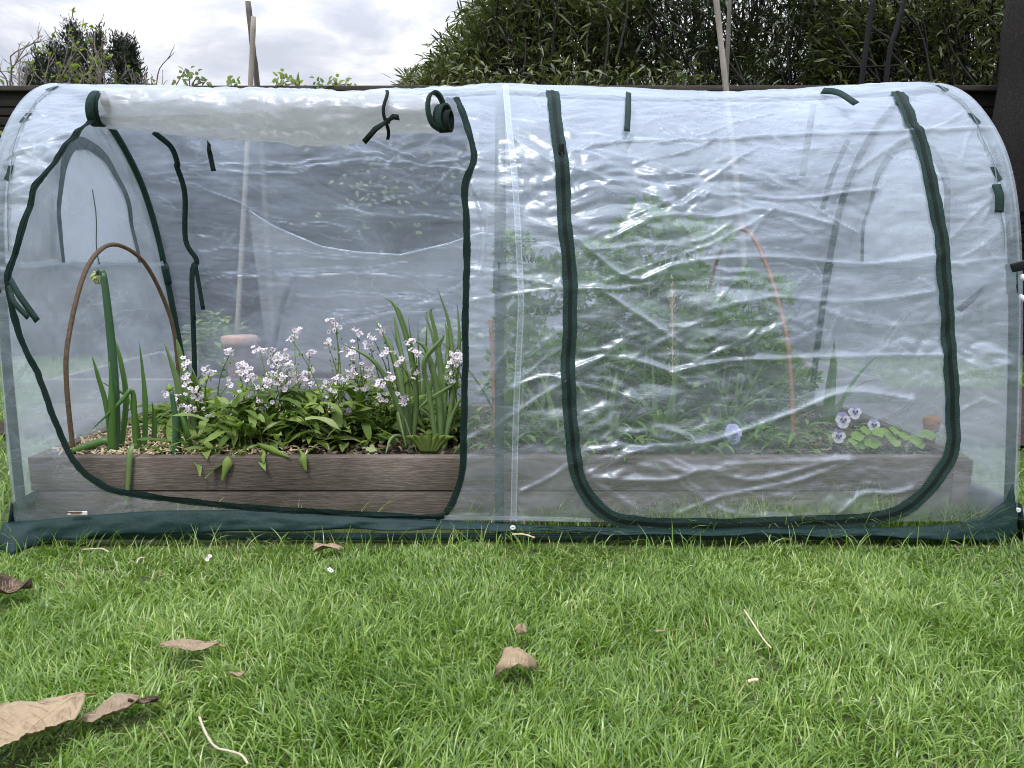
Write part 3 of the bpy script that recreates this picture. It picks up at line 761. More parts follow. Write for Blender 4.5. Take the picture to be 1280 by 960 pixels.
# ------------------------------------------------------------------ more materials
def mat_wood(name, c1, c2, c3, stretch=(1.2, 30, 30), scale=6, rough=.75, bump=.5):
    m, nt, out = newmat(name); L = nt.links.new
    tc = N(nt, 'ShaderNodeTexCoord'); mp = N(nt, 'ShaderNodeMapping'); mp.inputs['Scale'].default_value = stretch
    L(tc.outputs['Object'], mp.inputs[0])
    n1 = N(nt, 'ShaderNodeTexNoise', Scale=scale, Detail=9, Roughness=.7); n1.inputs['Distortion'].default_value = .35; L(mp.outputs[0], n1.inputs['Vector'])
    n3 = N(nt, 'ShaderNodeTexNoise', Scale=5, Detail=5); L(tc.outputs['Object'], n3.inputs['Vector'])
    ad = N(nt, 'ShaderNodeMath', operation='MULTIPLY_ADD'); ad.inputs[1].default_value = .45; L(n3.outputs['Fac'], ad.inputs[0])
    m2 = N(nt, 'ShaderNodeMath', operation='MULTIPLY_ADD'); m2.inputs[1].default_value = .75; m2.inputs[2].default_value = -.1; L(n1.outputs['Fac'], m2.inputs[0]); L(m2.outputs[0], ad.inputs[2])
    r = ramp(nt, [(.32, c1), (.52, c2), (.72, c3)]); L(ad.outputs[0], r.inputs[0])
    p = N(nt, 'ShaderNodeBsdfPrincipled', Roughness=rough); p.inputs['Specular IOR Level'].default_value = .3
    L(r.outputs[0], p.inputs['Base Color'])
    b = N(nt, 'ShaderNodeBump', Strength=bump, Distance=.003); L(n1.outputs['Fac'], b.inputs['Height']); L(b.outputs[0], p.inputs['Normal'])
    L(p.outputs[0], out.inputs[0]); return m
M['board'] = mat_wood('weathered_board', (.055, .043, .034), (.135, .108, .088), (.28, .24, .20), stretch=(5, 75, 75), bump=.8)
M['board_side'] = mat_wood('weathered_board_side', (.055, .043, .034), (.125, .10, .082), (.25, .22, .18), stretch=(70, 5, 70))
M['board_grey'] = mat_wood('grey_board', (.10, .095, .09), (.17, .16, .155), (.26, .25, .24))
M['fence'] = mat_wood('stained_fence', (.009, .008, .007), (.018, .016, .014), (.04, .036, .03))
M['fence_cap'] = mat_wood('fence_cap', (.03, .025, .02), (.06, .05, .042), (.12, .10, .085))
M['stake'] = mat_wood('pale_stake', (.20, .17, .14), (.33, .29, .25), (.45, .41, .36), stretch=(40, 40, 2))
M['stake_dark'] = mat_wood('grey_stake', (.07, .062, .052), (.13, .115, .10), (.22, .20, .17), stretch=(40, 40, 2))
M['cane'] = mat_noise('brown_cane', (.06, .036, .020), (.17, .11, .065), scale=90, rough=.6, bump=.4, c3=(.11, .07, .045))
M['copper'] = mat_noise('rusty_hoop', (.20, .095, .055), (.33, .17, .10), scale=50, rough=.55, bump=.2)
M['steel'] = mat_noise('dark_hose', (.02, .022, .026), (.045, .05, .055), scale=40, rough=.5)
M['cork'] = mat_noise('weathered_terracotta', (.16, .085, .045), (.34, .19, .11), scale=70, rough=.95, bump=.7, c3=(.26, .13, .07))
M['terracotta'] = mat_noise('terracotta', (.34, .20, .15), (.50, .32, .25), scale=24, rough=.9, bump=.2, c3=(.52, .30, .22))
M['bark'] = mat_noise('bark', (.05, .04, .032), (.13, .11, .09), scale=20, rough=.9, bump=1, stretch=(3, 3, .6), dist=.01)
M['darkbark'] = mat_noise('dark_bark', (.012, .010, .008), (.03, .025, .02), scale=20, rough=.9)
M['twig'] = mat_noise('pale_twig', (.16, .135, .11), (.30, .26, .22), scale=60, rough=.8, bump=.3)
M['straw'] = mat_leaf('straw', (.42, .32, .18), (.72, .60, .40), trans=.1, rough=.8, c3=(.6, .5, .34))
M['dry_stem'] = mat_noise('dry_stem', (.36, .30, .21), (.58, .50, .38), scale=160, rough=.8, bump=.5)
M['chips'] = mat_leaf('wood_chips', (.035, .022, .014), (.12, .085, .055), trans=0, rough=.9, c3=(.34, .27, .19))
M['myosotis'] = mat_leaf('soft_leaf', (.105, .175, .042), (.27, .36, .10), trans=.36, rough=.7, spec=.18, c3=(.40, .45, .22))
M['leek'] = mat_leaf('leek_leaf', (.055, .14, .034), (.12, .24, .055), trans=.25, rough=.38, spec=.5, c3=(.12, .24, .06))
M['leekstalk'] = mat_noise('leek_stalk', (.028, .075, .036), (.055, .125, .055), scale=22, rough=.35, bump=.15, stretch=(20, 20, 1.5), spec=.5)
M['iris'] = mat_leaf('iris_leaf', (.10, .18, .06), (.24, .34, .13), trans=.3, rough=.4, spec=.45, c3=(.25, .34, .13))
M['pale_stem'] = mat_noise('pale_stem', (.12, .20, .06), (.20, .29, .10), scale=20, rough=.5, bump=.1)
M['petal'] = mat_leaf('pink_white_petal', (.74, .64, .70), (.88, .83, .86), trans=.25, rough=.7, spec=.1, tint=(1, .97, 1), c3=(.78, .66, .73))
M['eye'] = mat_noise('flower_eye', (.03, .008, .03), (.10, .035, .08), scale=300, rough=.6)
M['allium'] = mat_leaf('allium_floret', (.42, .50, .22), (.72, .74, .50), trans=.25, rough=.6)
M['parsley'] = mat_leaf('parsley_leaf', (.07, .17, .03), (.18, .32, .06), trans=.35, rough=.5, c3=(.26, .40, .11))
M['nast'] = mat_leaf('round_leaf', (.16, .30, .04), (.30, .44, .09), trans=.35, rough=.5, tint=(1, 1.05, .6))
M['pansy_white'] = mat_leaf('pansy_white', (.68, .66, .76), (.84, .83, .88), trans=.3, rough=.6, tint=(1, 1, 1))
M['pansy_blue'] = mat_leaf('pansy_violet', (.22, .20, .46), (.40, .37, .66), trans=.3, rough=.6, tint=(1, 1, 1.2))
M['pansy_pale'] = mat_leaf('pansy_lilac', (.45, .47, .82), (.62, .63, .90), trans=.3, rough=.6, tint=(1, 1, 1.1))
M['oleander'] = mat_leaf('oleander_leaf', (.04, .06, .022), (.15, .175, .07), trans=.24, rough=.4, spec=.5, c3=(.22, .23, .10), mottle=2)
M['darkleaf'] = mat_leaf('dark_shrub_leaf', (.018, .030, .012), (.06, .082, .032), trans=.16, rough=.4, spec=.5, c3=(.13, .15, .075), mottle=2)
M['conifer'] = mat_leaf('conifer_needles', (.012, .02, .012), (.035, .05, .026), trans=.05, rough=.6, c3=(.055, .06, .034), mottle=2)
M['freshleaf'] = mat_leaf('fresh_leaf', (.12, .19, .035), (.27, .34, .08), trans=.35, rough=.5, c3=(.22, .19, .08))
M['vineleaf'] = mat_leaf('vine_leaf', (.07, .12, .03), (.16, .22, .06), trans=.3, rough=.5, c3=(.2, .15, .07))
M['cloth'] = mat_noise('shade_cloth', (.006, .006, .006), (.016, .015, .015), scale=90, rough=.8, bump=1, bscale=160, c3=(.075, .045, .03), stretch=(1, 1, 2.2), dist=.004)
M['white'] = mat_noise('white_plastic', (.7, .7, .7), (.8, .8, .8), scale=20, rough=.4)
M['deadleaf'] = mat_noise('dead_leaf', (.13, .088, .05), (.34, .255, .16), scale=42, rough=.75, bump=.7, bscale=260, c3=(.25, .18, .11), dist=.002)
M['deadleaf_dark'] = mat_noise('dark_dead_leaf', (.02, .014, .010), (.07, .046, .03), scale=60, rough=.7, bump=.6, bscale=260, c3=(.24, .16, .10), dist=.004)
M['deadleaf_grey'] = mat_noise('grey_dead_leaf', (.07, .056, .05), (.29, .215, .14), scale=34, rough=.75, bump=.6, bscale=260, c3=(.18, .145, .12), dist=.002)
M['vein'] = mat_noise('leaf_vein', (.30, .21, .12), (.42, .31, .19), scale=40, rough=.7)
M['grass'] = mat_leaf('grass_blade', (.076, .160, .020), (.275, .41, .075), trans=.36, rough=.32, spec=.65, c3=(.54, .60, .27), tint=(1.1, 1.2, .55), mottle=2.2)
M['drygrass'] = mat_leaf('dry_grass', (.30, .26, .12), (.48, .42, .24), trans=.2, rough=.6)

# ------------------------------------------------------------------ raised bed
BX0, BX1, BY0, BY1, BZ = -1.186, 1.12, 1.757, 2.45, .184
bed = thing('raised_bed', 'raised bed of dark weathered boards standing inside the clear tunnel', 'raised bed', (0, 2.1, 0))
def board(lo, hi, mat, name='board', parent=bed, label=None, nx=60):
    mb = MB(); mb.box(lo, hi, bev=.003); o = mb.build(name, M[mat], parent)
    return o
board((BX0, BY0, .0985), (BX1, BY0+.03, BZ), 'board'); board((BX0+.002, BY0+.002, .006), (BX1-.002, BY0+.032, .0962), 'board')
for z0_, z1_ in ((.006, .0962), (.0985, BZ)):
    board((BX0, BY1-.03, z0_), (BX1, BY1, z1_), 'board')
    board((BX0, BY0+.034, z0_), (BX0+.03, BY1-.033, z1_-.001), 'board_side'); board((BX1-.03, BY0+.034, z0_), (BX1, BY1-.033, z1_-.001), 'board_side')
for x in (BX0+.034, BX1-.078):
    for y in (BY0+.036, BY1-.08): board((x, y, .004), (x+.042, y+.042, BZ-.012), 'board_side', 'corner_post')
board((BX1-.040, BY0-.010, .006), (BX1+.004, BY0-.0015, BZ-.003), 'board', 'corner_batten')
SOILZ = .166
soil_patch('soil', BX0+.032, BX1-.032, BY0+.034, BY1-.034, SOILZ, .012, M['soil'], parent=bed, step=.012, kind=None, seed=12)
def B(px, Y, z=SOILZ):
    dep = Y*CP+(CZ-z)*SP
    return Vector(((px-640)/FPX*dep, Y, z))
# straw mulch and chips
def scatter_flakes(name, n, box, z, Lr, Wr, mat, flat=.35, thick=.3, dens=None, parent=None):
    V = []; Fc = []
    k = 0
    for _ in range(n):
        x = R.uniform(box[0], box[1]); y = R.uniform(box[2], box[3])
        if dens and R.random() > dens(x, y): continue
        Ln = R.uniform(*Lr); W = R.uniform(*Wr); a = R.uniform(0, 6.28); el = R.gauss(0, flat)
        d = Vector((math.cos(a)*math.cos(el), math.sin(a)*math.cos(el), math.sin(el))); s_ = d.cross(Vector((0, 0, 1))).normalized()
        s_ = Matrix.Rotation(R.uniform(-.7, .7), 3, d) @ s_; u_ = s_.cross(d)
        c = Vector((x, y, z+R.uniform(-.002, .012))); bend = u_*R.uniform(-.25, .25)*Ln
        i = len(V); h = u_*W*thick
        for q, f in ((-.5, 0), (0, 1), (.5, 0)):
            p = c+d*q*Ln+bend*f
            V += [p-s_*W/2-h, p+s_*W/2-h, p+s_*W/2+h, p-s_*W/2+h]
        for b in (0, 4):
            for j in range(4): Fc.append((i+b+j, i+b+(j+1) % 4, i+b+4+(j+1) % 4, i+b+4+j))
        Fc.append((i, i+3, i+2, i+1)); Fc.append((i+8, i+9, i+10, i+11))
    o = np_mesh(name, [tuple(v) for v in V], Fc, M[mat], parent, smooth=False); return o
o = scatter_flakes('straw_mulch', 4200, (BX0+.04, -.48, BY0+.04, BY1-.05), SOILZ+.010, (.02, .06), (.002, .006), 'straw', .3, .12, lambda x, y: min(1, max(.08, (-.55-x)*3.0+.3)))
setp(o, 'pale chopped straw mulch on the left end of the bed', 'mulch', kind='stuff')
o = scatter_flakes('bark_chips', 3000, (-.6, BX1-.04, BY0+.04, BY1-.05), SOILZ+.004, (.006, .026), (.004, .012), 'chips', .35, .25)
setp(o, 'dark bark chips and crumbs on the bed soil', 'bark chips', kind='stuff')

# ------------------------------------------------------------------ plants in the open doorway
def bent_leaf_path(mb, pts, W, n=14, fold=.3, m=0, flat=None):
    """strap leaf through photo-like control points, W = list of widths"""
    P = crv(pts, 5); k = len(P); l = []; c = []; r = []
    for i, p in enumerate(P):
        t = (P[min(i+1, k-1)]-P[max(i-1, 0)]).normalized(); s_ = t.cross(Vector((0, 1, .15)) if flat is None else flat)
        if s_.length < 1e-4: s_ = Vector((1, 0, 0))
        s_.normalize(); nn = s_.cross(t).normalized()
        wd = np.interp(i/(k-1), np.linspace(0, 1, len(W)), W)/2
        l.append(p-s_*wd+nn*fold*wd); c.append(p); r.append(p+s_*wd+nn*fold*wd)
    i0 = len(mb.v)
    for a, b, d in zip(l, c, r): mb.v += [a, b, d]
    for q in range(k-1):
        a = i0+3*q; mb.f += [[a, a+1, a+4, a+3], [a+1, a+2, a+5, a+4]]; mb.m += [m, m]
def leaf_child(parent, pts, W, mat, name='leaf', fold=.35, flat=None):
    mb = MB(); bent_leaf_path(mb, pts, W, fold=fold, flat=flat); o = mb.build(name, M[mat], parent)
    md = o.modifiers.new('solid', 'SOLIDIFY'); md.thickness = .0009; return o
def allium_head(parent, c, r, n=110):
    mb = MB()
    for _ in range(n):
        d = Vector((R.gauss(0, 1), R.gauss(0, 1), R.gauss(0, 1))).normalized(); q = c+d*r*R.uniform(.75, 1.05)
        mb.tube([c+d*r*.2, q], .0006, 3, cap=False)
        x = d.cross(Vector((.3, .2, 1))).normalized(); y = d.cross(x)
        for k in range(5):
            a = k*1.257; t = x*math.cos(a)+y*math.sin(a); s_ = d.cross(t)
            mb.face([q, q+t*.0022+s_*.001+d*.001, q+t*.0042+d*.0022, q+t*.0022-s_*.001+d*.001])
    return mb.build('flower_head', M['allium'], parent)
G_LEEK = 'leek and onion plants at the left end of the bed'
# tall flowering one
b0 = B(139, 1.83)
t = thing('leek_plant', 'tallest leek, thick dark stalk bent over at the top with a pale round flower head', 'leek', b0, G_LEEK)
mb = MB(); mb.tube(crv([PY(141, 574, 1.83), PY(144, 520, 1.83), PY(141, 450, 1.83), PY(134, 380, 1.83), PY(129, 341, 1.83)], 6), list(np.linspace(.0135, .0075, 25)), 14); st_ = mb.build('stalk', M['leekstalk'], t)
mb = MB(); mb.tube(crv([PY(129, 343, 1.83), PY(126, 338, 1.83), PY(122, 340, 1.835), PY(121, 346, 1.84)], 4), [.008]*4+[.004]*9, 8); mb.build('stalk_tip', M['leekstalk'], t)
allium_head(t, PY(122, 347, 1.845), .015)
leaf_child(t, [PY(139, 566, 1.82), PY(133, 510, 1.81), PY(122, 470, 1.80), PY(115, 444, 1.80)], [.012, .014, .010, .001], 'leek')
leaf_child(t, [PY(140, 570, 1.82), PY(139, 510, 1.805), PY(137, 452, 1.80)], [.016, .018, .001], 'leek')
leaf_child(t, [PY(150, 568, 1.85), PY(157, 500, 1.86), PY(150, 450, 1.87), PY(142, 420, 1.88)], [.014, .015, .012, .001], 'leek')
t = thing('leek_plant', 'onion with one leaf folded sharply to the left and one draped over the front board', 'leek', B(172, 1.86), G_LEEK)
leaf_child(t, [PY(170, 570, 1.84), PY(168, 530, 1.83), PY(165, 489, 1.82), PY(150, 503, 1.81), PY(116, 536, 1.80)], [.014, .015, .012, .010, .001], 'leek')
leaf_child(t, [PY(180, 572, 1.86), PY(181, 500, 1.86), PY(174, 424, 1.86)], [.013, .014, .001], 'leek')
leaf_child(t, [PY(176, 572, 1.88), PY(168, 520, 1.88), PY(158, 495, 1.9), PY(128, 478, 1.91)], [.012, .016, .012, .001], 'leek')
leaf_child(t, [PY(184, 570, 1.83), PY(170, 556, 1.79), PY(163, 562, 1.752), PY(160, 600, 1.748), PY(158, 636, 1.747)], [.012, .014, .014, .012, .006], 'iris')
leaf_child(t, [PY(190, 568, 1.88), PY(193, 530, 1.88), PY(190, 502, 1.88)], [.012, .014, .001], 'leek')
t = thing('leek_plant', 'leek lying on its side with pale bulb end against the tall stalk', 'leek', B(110, 1.84), G_LEEK)
mb = MB(); mb.tube(crv([PY(62, 575, 1.80), PY(90, 564, 1.81), PY(118, 555, 1.82), PY(132, 551, 1.825), PY(139, 556, 1.83), PY(140, 574, 1.83)], 5), list(np.linspace(.007, .012, 26)), 12); mb.build('stalk', M['leek'], t)
t = thing('leek_plant', 'short leek stalk topped by a closed green bud beside the pale flowers', 'leek', B(221, 1.82), G_LEEK)
mb = MB(); mb.tube(crv([PY(221, 574, 1.82), PY(220, 530, 1.82), PY(214, 487, 1.82)], 6), list(np.linspace(.012, .005, 13)), 12); mb.build('stalk', M['leekstalk'], t)
mb = MB(); P = crv([PY(214, 489, 1.82), PY(212, 485, 1.82), PY(211, 480, 1.82)], 4); mb.tube(P, [.003, .0065, .008, .0085, .008, .007, .0055, .003, .001], 10); mb.build('bud', M['nast'], t)
leaf_child(t, [PY(240, 568, 1.84), PY(232, 540, 1.83), PY(224, 520, 1.83), PY(214, 512, 1.84)], [.014, .017, .014, .006], 'leek')
t = thing('leek_plant', 'pale green broad leaved leek behind the closed bud', 'leek', B(242, 1.98), G_LEEK)
leaf_child(t, [PY(243, 556, 1.96), PY(236, 500, 1.95), PY(224, 440, 1.95), PY(221, 424, 1.95)], [.022, .024, .014, .001], 'iris')
leaf_child(t, [PY(240, 556, 1.97), PY(222, 480, 1.97), PY(204, 424, 1.97)], [.018, .020, .001], 'iris')
leaf_child(t, [PY(250, 558, 1.99), PY(252, 500, 1.99), PY(240, 460, 2.0)], [.016, .016, .002], 'iris')

# pink and white forget-me-nots
def flower(mb, c, d, r, m_p=0, m_e=1):
    d = d.normalized(); x = d.cross(Vector((.31, .2, 1))).normalized(); y = d.cross(x); a0 = R.random()*6
    for k in range(5):
        a = a0+k*1.2566; t = x*math.cos(a)+y*math.sin(a); s_ = d.cross(t)
        i = len(mb.v)
        mb.v += [c+t*r*.12, c+t*r*.55+s_*r*.42+d*r*.10, c+t*r*.95+s_*r*.30+d*r*.22, c+t*r*1.02+d*r*.26, c+t*r*.95-s_*r*.30+d*r*.22, c+t*r*.55-s_*r*.42+d*r*.10]
        mb.f.append([i, i+1, i+2, i+3, i+4, i+5]); mb.m.append(m_p)
    i = len(mb.v)
    for k in range(6):
        a = k*1.047; mb.v.append(c+(x*math.cos(a)+y*math.sin(a))*r*.17+d*r*.12)
    mb.f.append(list(range(i, i+6))); mb.m.append(m_e)
def fmn_plant(px, Y, label, heads, nl=60, spread=.16, front=None):
    b = B(px, Y)
    t = thing('forget_me_not_plant', label, 'flowering plant', b, 'pink and white forget-me-nots in the open doorway')
    lf = MB()
    for k in range(int(nl*2.3)):
        a = R.uniform(0, 6.28); el = R.uniform(-.1, 1.2); d = Vector((math.cos(a)*math.cos(el), math.sin(a)*math.cos(el)*.8, math.sin(el)))
        o_ = Vector((R.gauss(0, spread*.42), R.gauss(0, spread*.26), 0)); o_.z = R.random()**1.1*.165*max(.2, 1-abs(o_.x)/spread)
        if b.y+o_.y < BY0+.03: o_.y = BY0+.035-b.y
        Ln = R.uniform(.045, .10)
        lf.leaf(b+o_, d, Vector((0, 0, 1)), Ln, Ln*R.uniform(.22, .34), bend=R.uniform(.3, 1.5), n=6, fold=R.uniform(.1, .5), twist=R.uniform(-.5, .5), wav=.08)
    lf.build('leaves', M['myosotis'], t)
    for (hx, hy, nf) in heads:
        Yh = Y+R.uniform(-.06, .08) if front is None else front+R.uniform(-.02, .06); hp = PY(hx, hy, Yh)
        base = b+Vector((R.gauss(0, spread*.3), R.gauss(0, .03), .02)); 
        base.x = base.x*.6+(b.x+(hp.x-b.x)*.5)*.4
        mid = base.lerp(hp, .55)+Vector((R.uniform(-.015, .015), 0, .02))
        sm = MB(); P = crv([base, mid, hp], 6); sm.tube(P, list(np.linspace(.0019, .0009, len(P))), 5)
        for q in range(R.randint(2, 4)):
            p = P[R.randint(2, len(P)-4)]; a = R.uniform(0, 6.28)
            sm.leaf(p, Vector((math.cos(a), math.sin(a), .6)), Vector((0, 0, 1)), R.uniform(.022, .05), R.uniform(.007, .012), bend=.6, n=4, fold=.3)
        # curled spur with spent calyces below the cluster
        for q in range(R.randint(3, 7)):
            p = P[-1-R.randint(1, 5)]+Vector((R.gauss(0, .005), R.gauss(0, .005), R.gauss(0, .004))); sm.tube([p, p+Vector((R.gauss(0, .002), R.gauss(0, .002), .005))], [.0018, .0012], 5)
        s_ = sm.build('stem', M['myosotis'], t)
        fb = MB()
        for q in range(nf+3):
            d = Vector((R.gauss(0, .7), -abs(R.gauss(.45, .5)), R.gauss(.55, .6))).normalized()
            flower(fb, hp+Vector((R.gauss(0, .0085), R.gauss(0, .0075), R.gauss(0, .007))), d, R.uniform(.0060, .0078))
        fb.build('flower_cluster', [M['petal'], M['eye']], s_)
fmn_plant(250, 2.05, 'pale flowered forget-me-not nearest the leeks, arching thin stems', [(232, 455, 5), (262, 467, 6), (233, 476, 4), (242, 487, 7), (250, 498, 6), (222, 496, 5), (229, 512, 6), (241, 512, 6), (288, 440, 5), (287, 479, 4), (260, 520, 3), (212, 492, 4)], 46, .15, 1.86)
fmn_plant(305, 1.86, 'forget-me-not with long leaves hanging over the front board', [(300, 466, 7), (312, 470, 7), (305, 460, 5), (297, 494, 7), (302, 499, 4), (290, 515, 6), (279, 552, 6), (327, 482, 5), (323, 500, 6), (330, 508, 5)], 75, .18)
fmn_plant(352, 1.95, 'densest forget-me-not, thick band of pale flowers over broad green leaves', [(325, 437, 5), (338, 438, 6), (344, 446, 4), (358, 444, 7), (360, 458, 6), (335, 469, 7), (350, 471, 8), (366, 468, 7), (379, 473, 8), (386, 480, 7), (357, 482, 7), (352, 486, 5), (370, 478, 6), (388, 466, 6), (366, 505, 4), (346, 455, 5), (333, 478, 6)], 110, .2)
fmn_plant(410, 1.93, 'forget-me-not with upright green flower spikes in the middle of the doorway', [(368, 414, 3), (363, 422, 3), (419, 402, 3), (420, 410, 3), (410, 430, 4), (387, 440, 4), (405, 498, 6), (417, 490, 4), (418, 506, 7), (432, 515, 5), (430, 478, 4), (437, 470, 5), (424, 470, 4), (413, 478, 4)], 90, .2)
fmn_plant(458, 2.02, 'forget-me-not with scattered flowers beside the bare dark soil', [(434, 437, 4), (441, 442, 4), (446, 417, 5), (461, 431, 3), (455, 458, 4), (441, 464, 5), (460, 466, 6), (477, 477, 7), (481, 499, 6), (500, 494, 5), (508, 498, 4), (501, 503, 4), (433, 512, 3), (452, 486, 4)], 48, .14, 1.86)
fmn_plant(505, 2.12, 'sparse forget-me-not flowering in front of the strap leaves', [(484, 440, 4), (500, 452, 5), (514, 429, 5), (519, 467, 4), (466, 421, 3), (490, 470, 3), (520, 440, 4), (478, 415, 3)], 24, .10, 1.82)
fmn_plant(572, 2.0, 'forget-me-not with one round flower cluster against the green zip', [(566, 447, 6), (573, 450, 7), (565, 457, 5), (563, 472, 4), (576, 444, 4)], 30, .08, 1.80)
# the drooping leaves over the board
t = bpy.data.objects['forget_me_not_plant.001']
for pts, W in (([PY(292, 566, 1.80), PY(290, 572, 1.765), PY(284, 580, 1.748), PY(277, 604, 1.746)], [.012, .02, .024, .002]), ([PY(372, 560, 1.80), PY(376, 568, 1.76), PY(378, 574, 1.748), PY(383, 590, 1.746)], [.012, .018, .022, .004]), ([PY(330, 562, 1.80), PY(328, 568, 1.76), PY(330, 580, 1.748)], [.012, .02, .003]), ([PY(322, 556, 1.80), PY(340, 563, 1.765), PY(362, 572, 1.75)], [.012, .022, .004])):
    leaf_child(t, pts, W, 'myosotis', 'hanging_leaf', fold=.15)

# strap leaved clumps (iris like)
def strap_plant(base, label, blades, mat='iris', group='strap leaved plants by the open doorway edge', cat='iris plant', name='iris_plant'):
    t = thing(name, label, cat, base, group)
    for pts, W in blades: leaf_child(t, pts, [q*(.58 if mat == 'iris' else 1) for q in W], mat)
    if mat == 'iris':
        for pts, W in list(blades)[::2]:
            off = Vector((R.uniform(-.03, .03), R.uniform(.0, .06), R.uniform(-.05, .01)))
            leaf_child(t, [Vector(p)+off*(i/(len(pts)-1)) for i, p in enumerate(pts)], [q*.36 for q in W], 'iris')
    return t
strap_plant(B(512, 1.92), 'strap leaved iris clump with a bent pale base left of the zip', [
 ([PY(511, 566, 1.91), PY(504, 500, 1.92), PY(490, 440, 1.95), PY(467, 398, 1.97)], [.03, .03, .022, .001]),
 ([PY(513, 566, 1.92), PY(508, 480, 1.94), PY(497, 420, 1.97), PY(492, 392, 1.98)], [.026, .024, .018, .001]),
 ([PY(515, 566, 1.92), PY(520, 500, 1.92), PY(512, 440, 1.9), PY(494, 384, 1.88), PY(480, 372, 1.88)], [.02, .022, .018, .012, .001]),
 ([PY(512, 560, 1.90), PY(498, 510, 1.88), PY(470, 455, 1.86), PY(424, 427, 1.86)], [.022, .024, .018, .001]),
 ([PY(510, 556, 1.9), PY(500, 530, 1.88), PY(497, 515, 1.88), PY(503, 540, 1.86), PY(508, 560, 1.86)], [.014, .02, .012, .01, .006]),
 ([PY(518, 566, 1.9), PY(500, 546, 1.86), PY(488, 550, 1.84), PY(482, 568, 1.82)], [.018, .02, .014, .003])])
strap_plant(B(545, 1.88), 'tallest strap leaved iris, blades rising close to the dark zip', [
 ([PY(550, 566, 1.87), PY(548, 500, 1.88), PY(534, 440, 1.88), PY(516, 424, 1.88)], [.03, .03, .02, .004]),
 ([PY(551, 566, 1.88), PY(556, 490, 1.9), PY(560, 430, 1.92), PY(556, 400, 1.93)], [.028, .026, .018, .001]),
 ([PY(552, 562, 1.9), PY(552, 470, 1.94), PY(545, 420, 1.95), PY(538, 390, 1.95), PY(543, 385, 1.95)], [.024, .024, .018, .012, .001]),
 ([PY(556, 560, 1.88), PY(566, 480, 1.9), PY(562, 410, 1.92), PY(547, 360, 1.92)], [.02, .02, .016, .001]),
 ([PY(546, 560, 1.86), PY(536, 490, 1.85), PY(530, 452, 1.84), PY(552, 424, 1.84), PY(555, 418, 1.84)], [.02, .02, .018, .012, .001]),
 ([PY(554, 566, 1.86), PY(562, 530, 1.85), PY(572, 505, 1.84), PY(578, 495, 1.84)], [.018, .018, .012, .002]),
 ([PY(549, 564, 1.88), PY(540, 520, 1.87), PY(530, 505, 1.86), PY(560, 485, 1.85), PY(570, 478, 1.85)], [.018, .018, .015, .014, .002]),
 ([PY(553, 562, 1.9), PY(570, 480, 1.94), PY(574, 420, 1.95), PY(571, 374, 1.96)], [.018, .018, .014, .001])])
strap_plant(B(536, 1.82), 'low rosette of broad pale green leaves at the front board', [
 ([PY(536+dx*.3, 566, 1.82), PY(536+dx*.8, 552-abs(dx)*.1, 1.81), PY(536+dx*1.3, 540+abs(dx)*.25, 1.80)], [.012, .019, .003]) for dx in (-22, -15, -8, 0, 9, 16, 24)], mat='myosotis', cat='leafy plant', name='leafy_plant')
strap_plant(B(528, 2.28), 'fine iris clump at the back of the bed near the zip', [
 ([B(528+dx*.2, 2.28), PY(528+dx*.6, 480, 2.28), PY(528+dx*1.5, hy, 2.28)], [.02, .022, .001]) for dx, hy in ((-26, 408), (-12, 395), (4, 400), (18, 412), (30, 430), (40, 400))], mat='iris')
# seedlings and weeds on the soil by the gap
lf = MB(); bb = B(470, 2.28)
t = thing('leafy_plant', 'low leafy weeds with a dried yellow leaf at the back of the bed', 'leafy plant', bb)
for k in range(60):
    a = R.uniform(0, 6.28); lf.leaf(bb+Vector((R.gauss(0, .09), R.gauss(0, .05), .01)), Vector((math.cos(a), math.sin(a), R.uniform(.2, 1.2))), Vector((0, 0, 1)), R.uniform(.03, .07), R.uniform(.012, .022), bend=.9, n=5, fold=.3)
lf.build('leaves', M['myosotis'], t)
leaf_child(t, [B(474, 2.24), PY(474, 505, 2.22), PY(478, 490, 2.22)], [.012, .018, .003], 'straw')
lf = MB(); bb = B(225, 2.2)
t = thing('leafy_plant', 'broad leaved green plant in the back left corner of the bed', 'leafy plant', bb)
for k in range(60):
    a = R.uniform(0, 6.28); lf.leaf(bb+Vector((R.gauss(0, .06), R.gauss(0, .06), R.uniform(0, .05))), Vector((math.cos(a), math.sin(a), R.uniform(.2, 1.4))), Vector((0, 0, 1)), R.uniform(.06, .12), R.uniform(.025, .045), bend=1., n=6, fold=.3, wav=.08)
lf.build('leaves', M['myosotis'], t)

# hoops in the bed
def bed_hoop(pts, mats, r, label, name='garden_hoop', cat='hoop'):
    t = thing(name, label, cat, pts[0]); P = crv(pts, 8)
    mb = MB(); mb.tube(P, r, 8); mb.build('bent_cane', M[mats], t)
X1 = -1.10
bed_hoop([Vector((X1-.02, 1.835, .15)), Vector((X1-.02, 1.835, .36)), PY(86, 420, 1.87), PY(104, 346, 1.95), PY(126, 312, 2.05), PY(150, 307, 2.13), PY(180, 328, 2.21), PY(205, 375, 2.29), PY(219, 425, 2.32), PY(226, 520, 2.33)], 'cane', .0060, 'brown cane hoop arching over the leeks at the left end')
bed_hoop([PY(878, 520, 2.36), PY(880, 420, 2.36), PY(888, 355, 2.32), PY(905, 305, 2.25), PY(922, 287, 2.18), PY(941, 296, 2.10), PY(963, 345, 2.0), PY(982, 415, 1.92), PY(989, 480, 1.88), PY(991, 552, 1.86)], 'copper', .0058, 'rusty orange hoop arching over the right half of the bed')
bed_hoop([PY(622, 560, 1.83), PY(618, 500, 1.84), PY(616, 440, 1.86), PY(613, 400, 1.88)], 'copper', .006, 'short rusty cane upright beside the middle pole', 'garden_cane', 'cane')

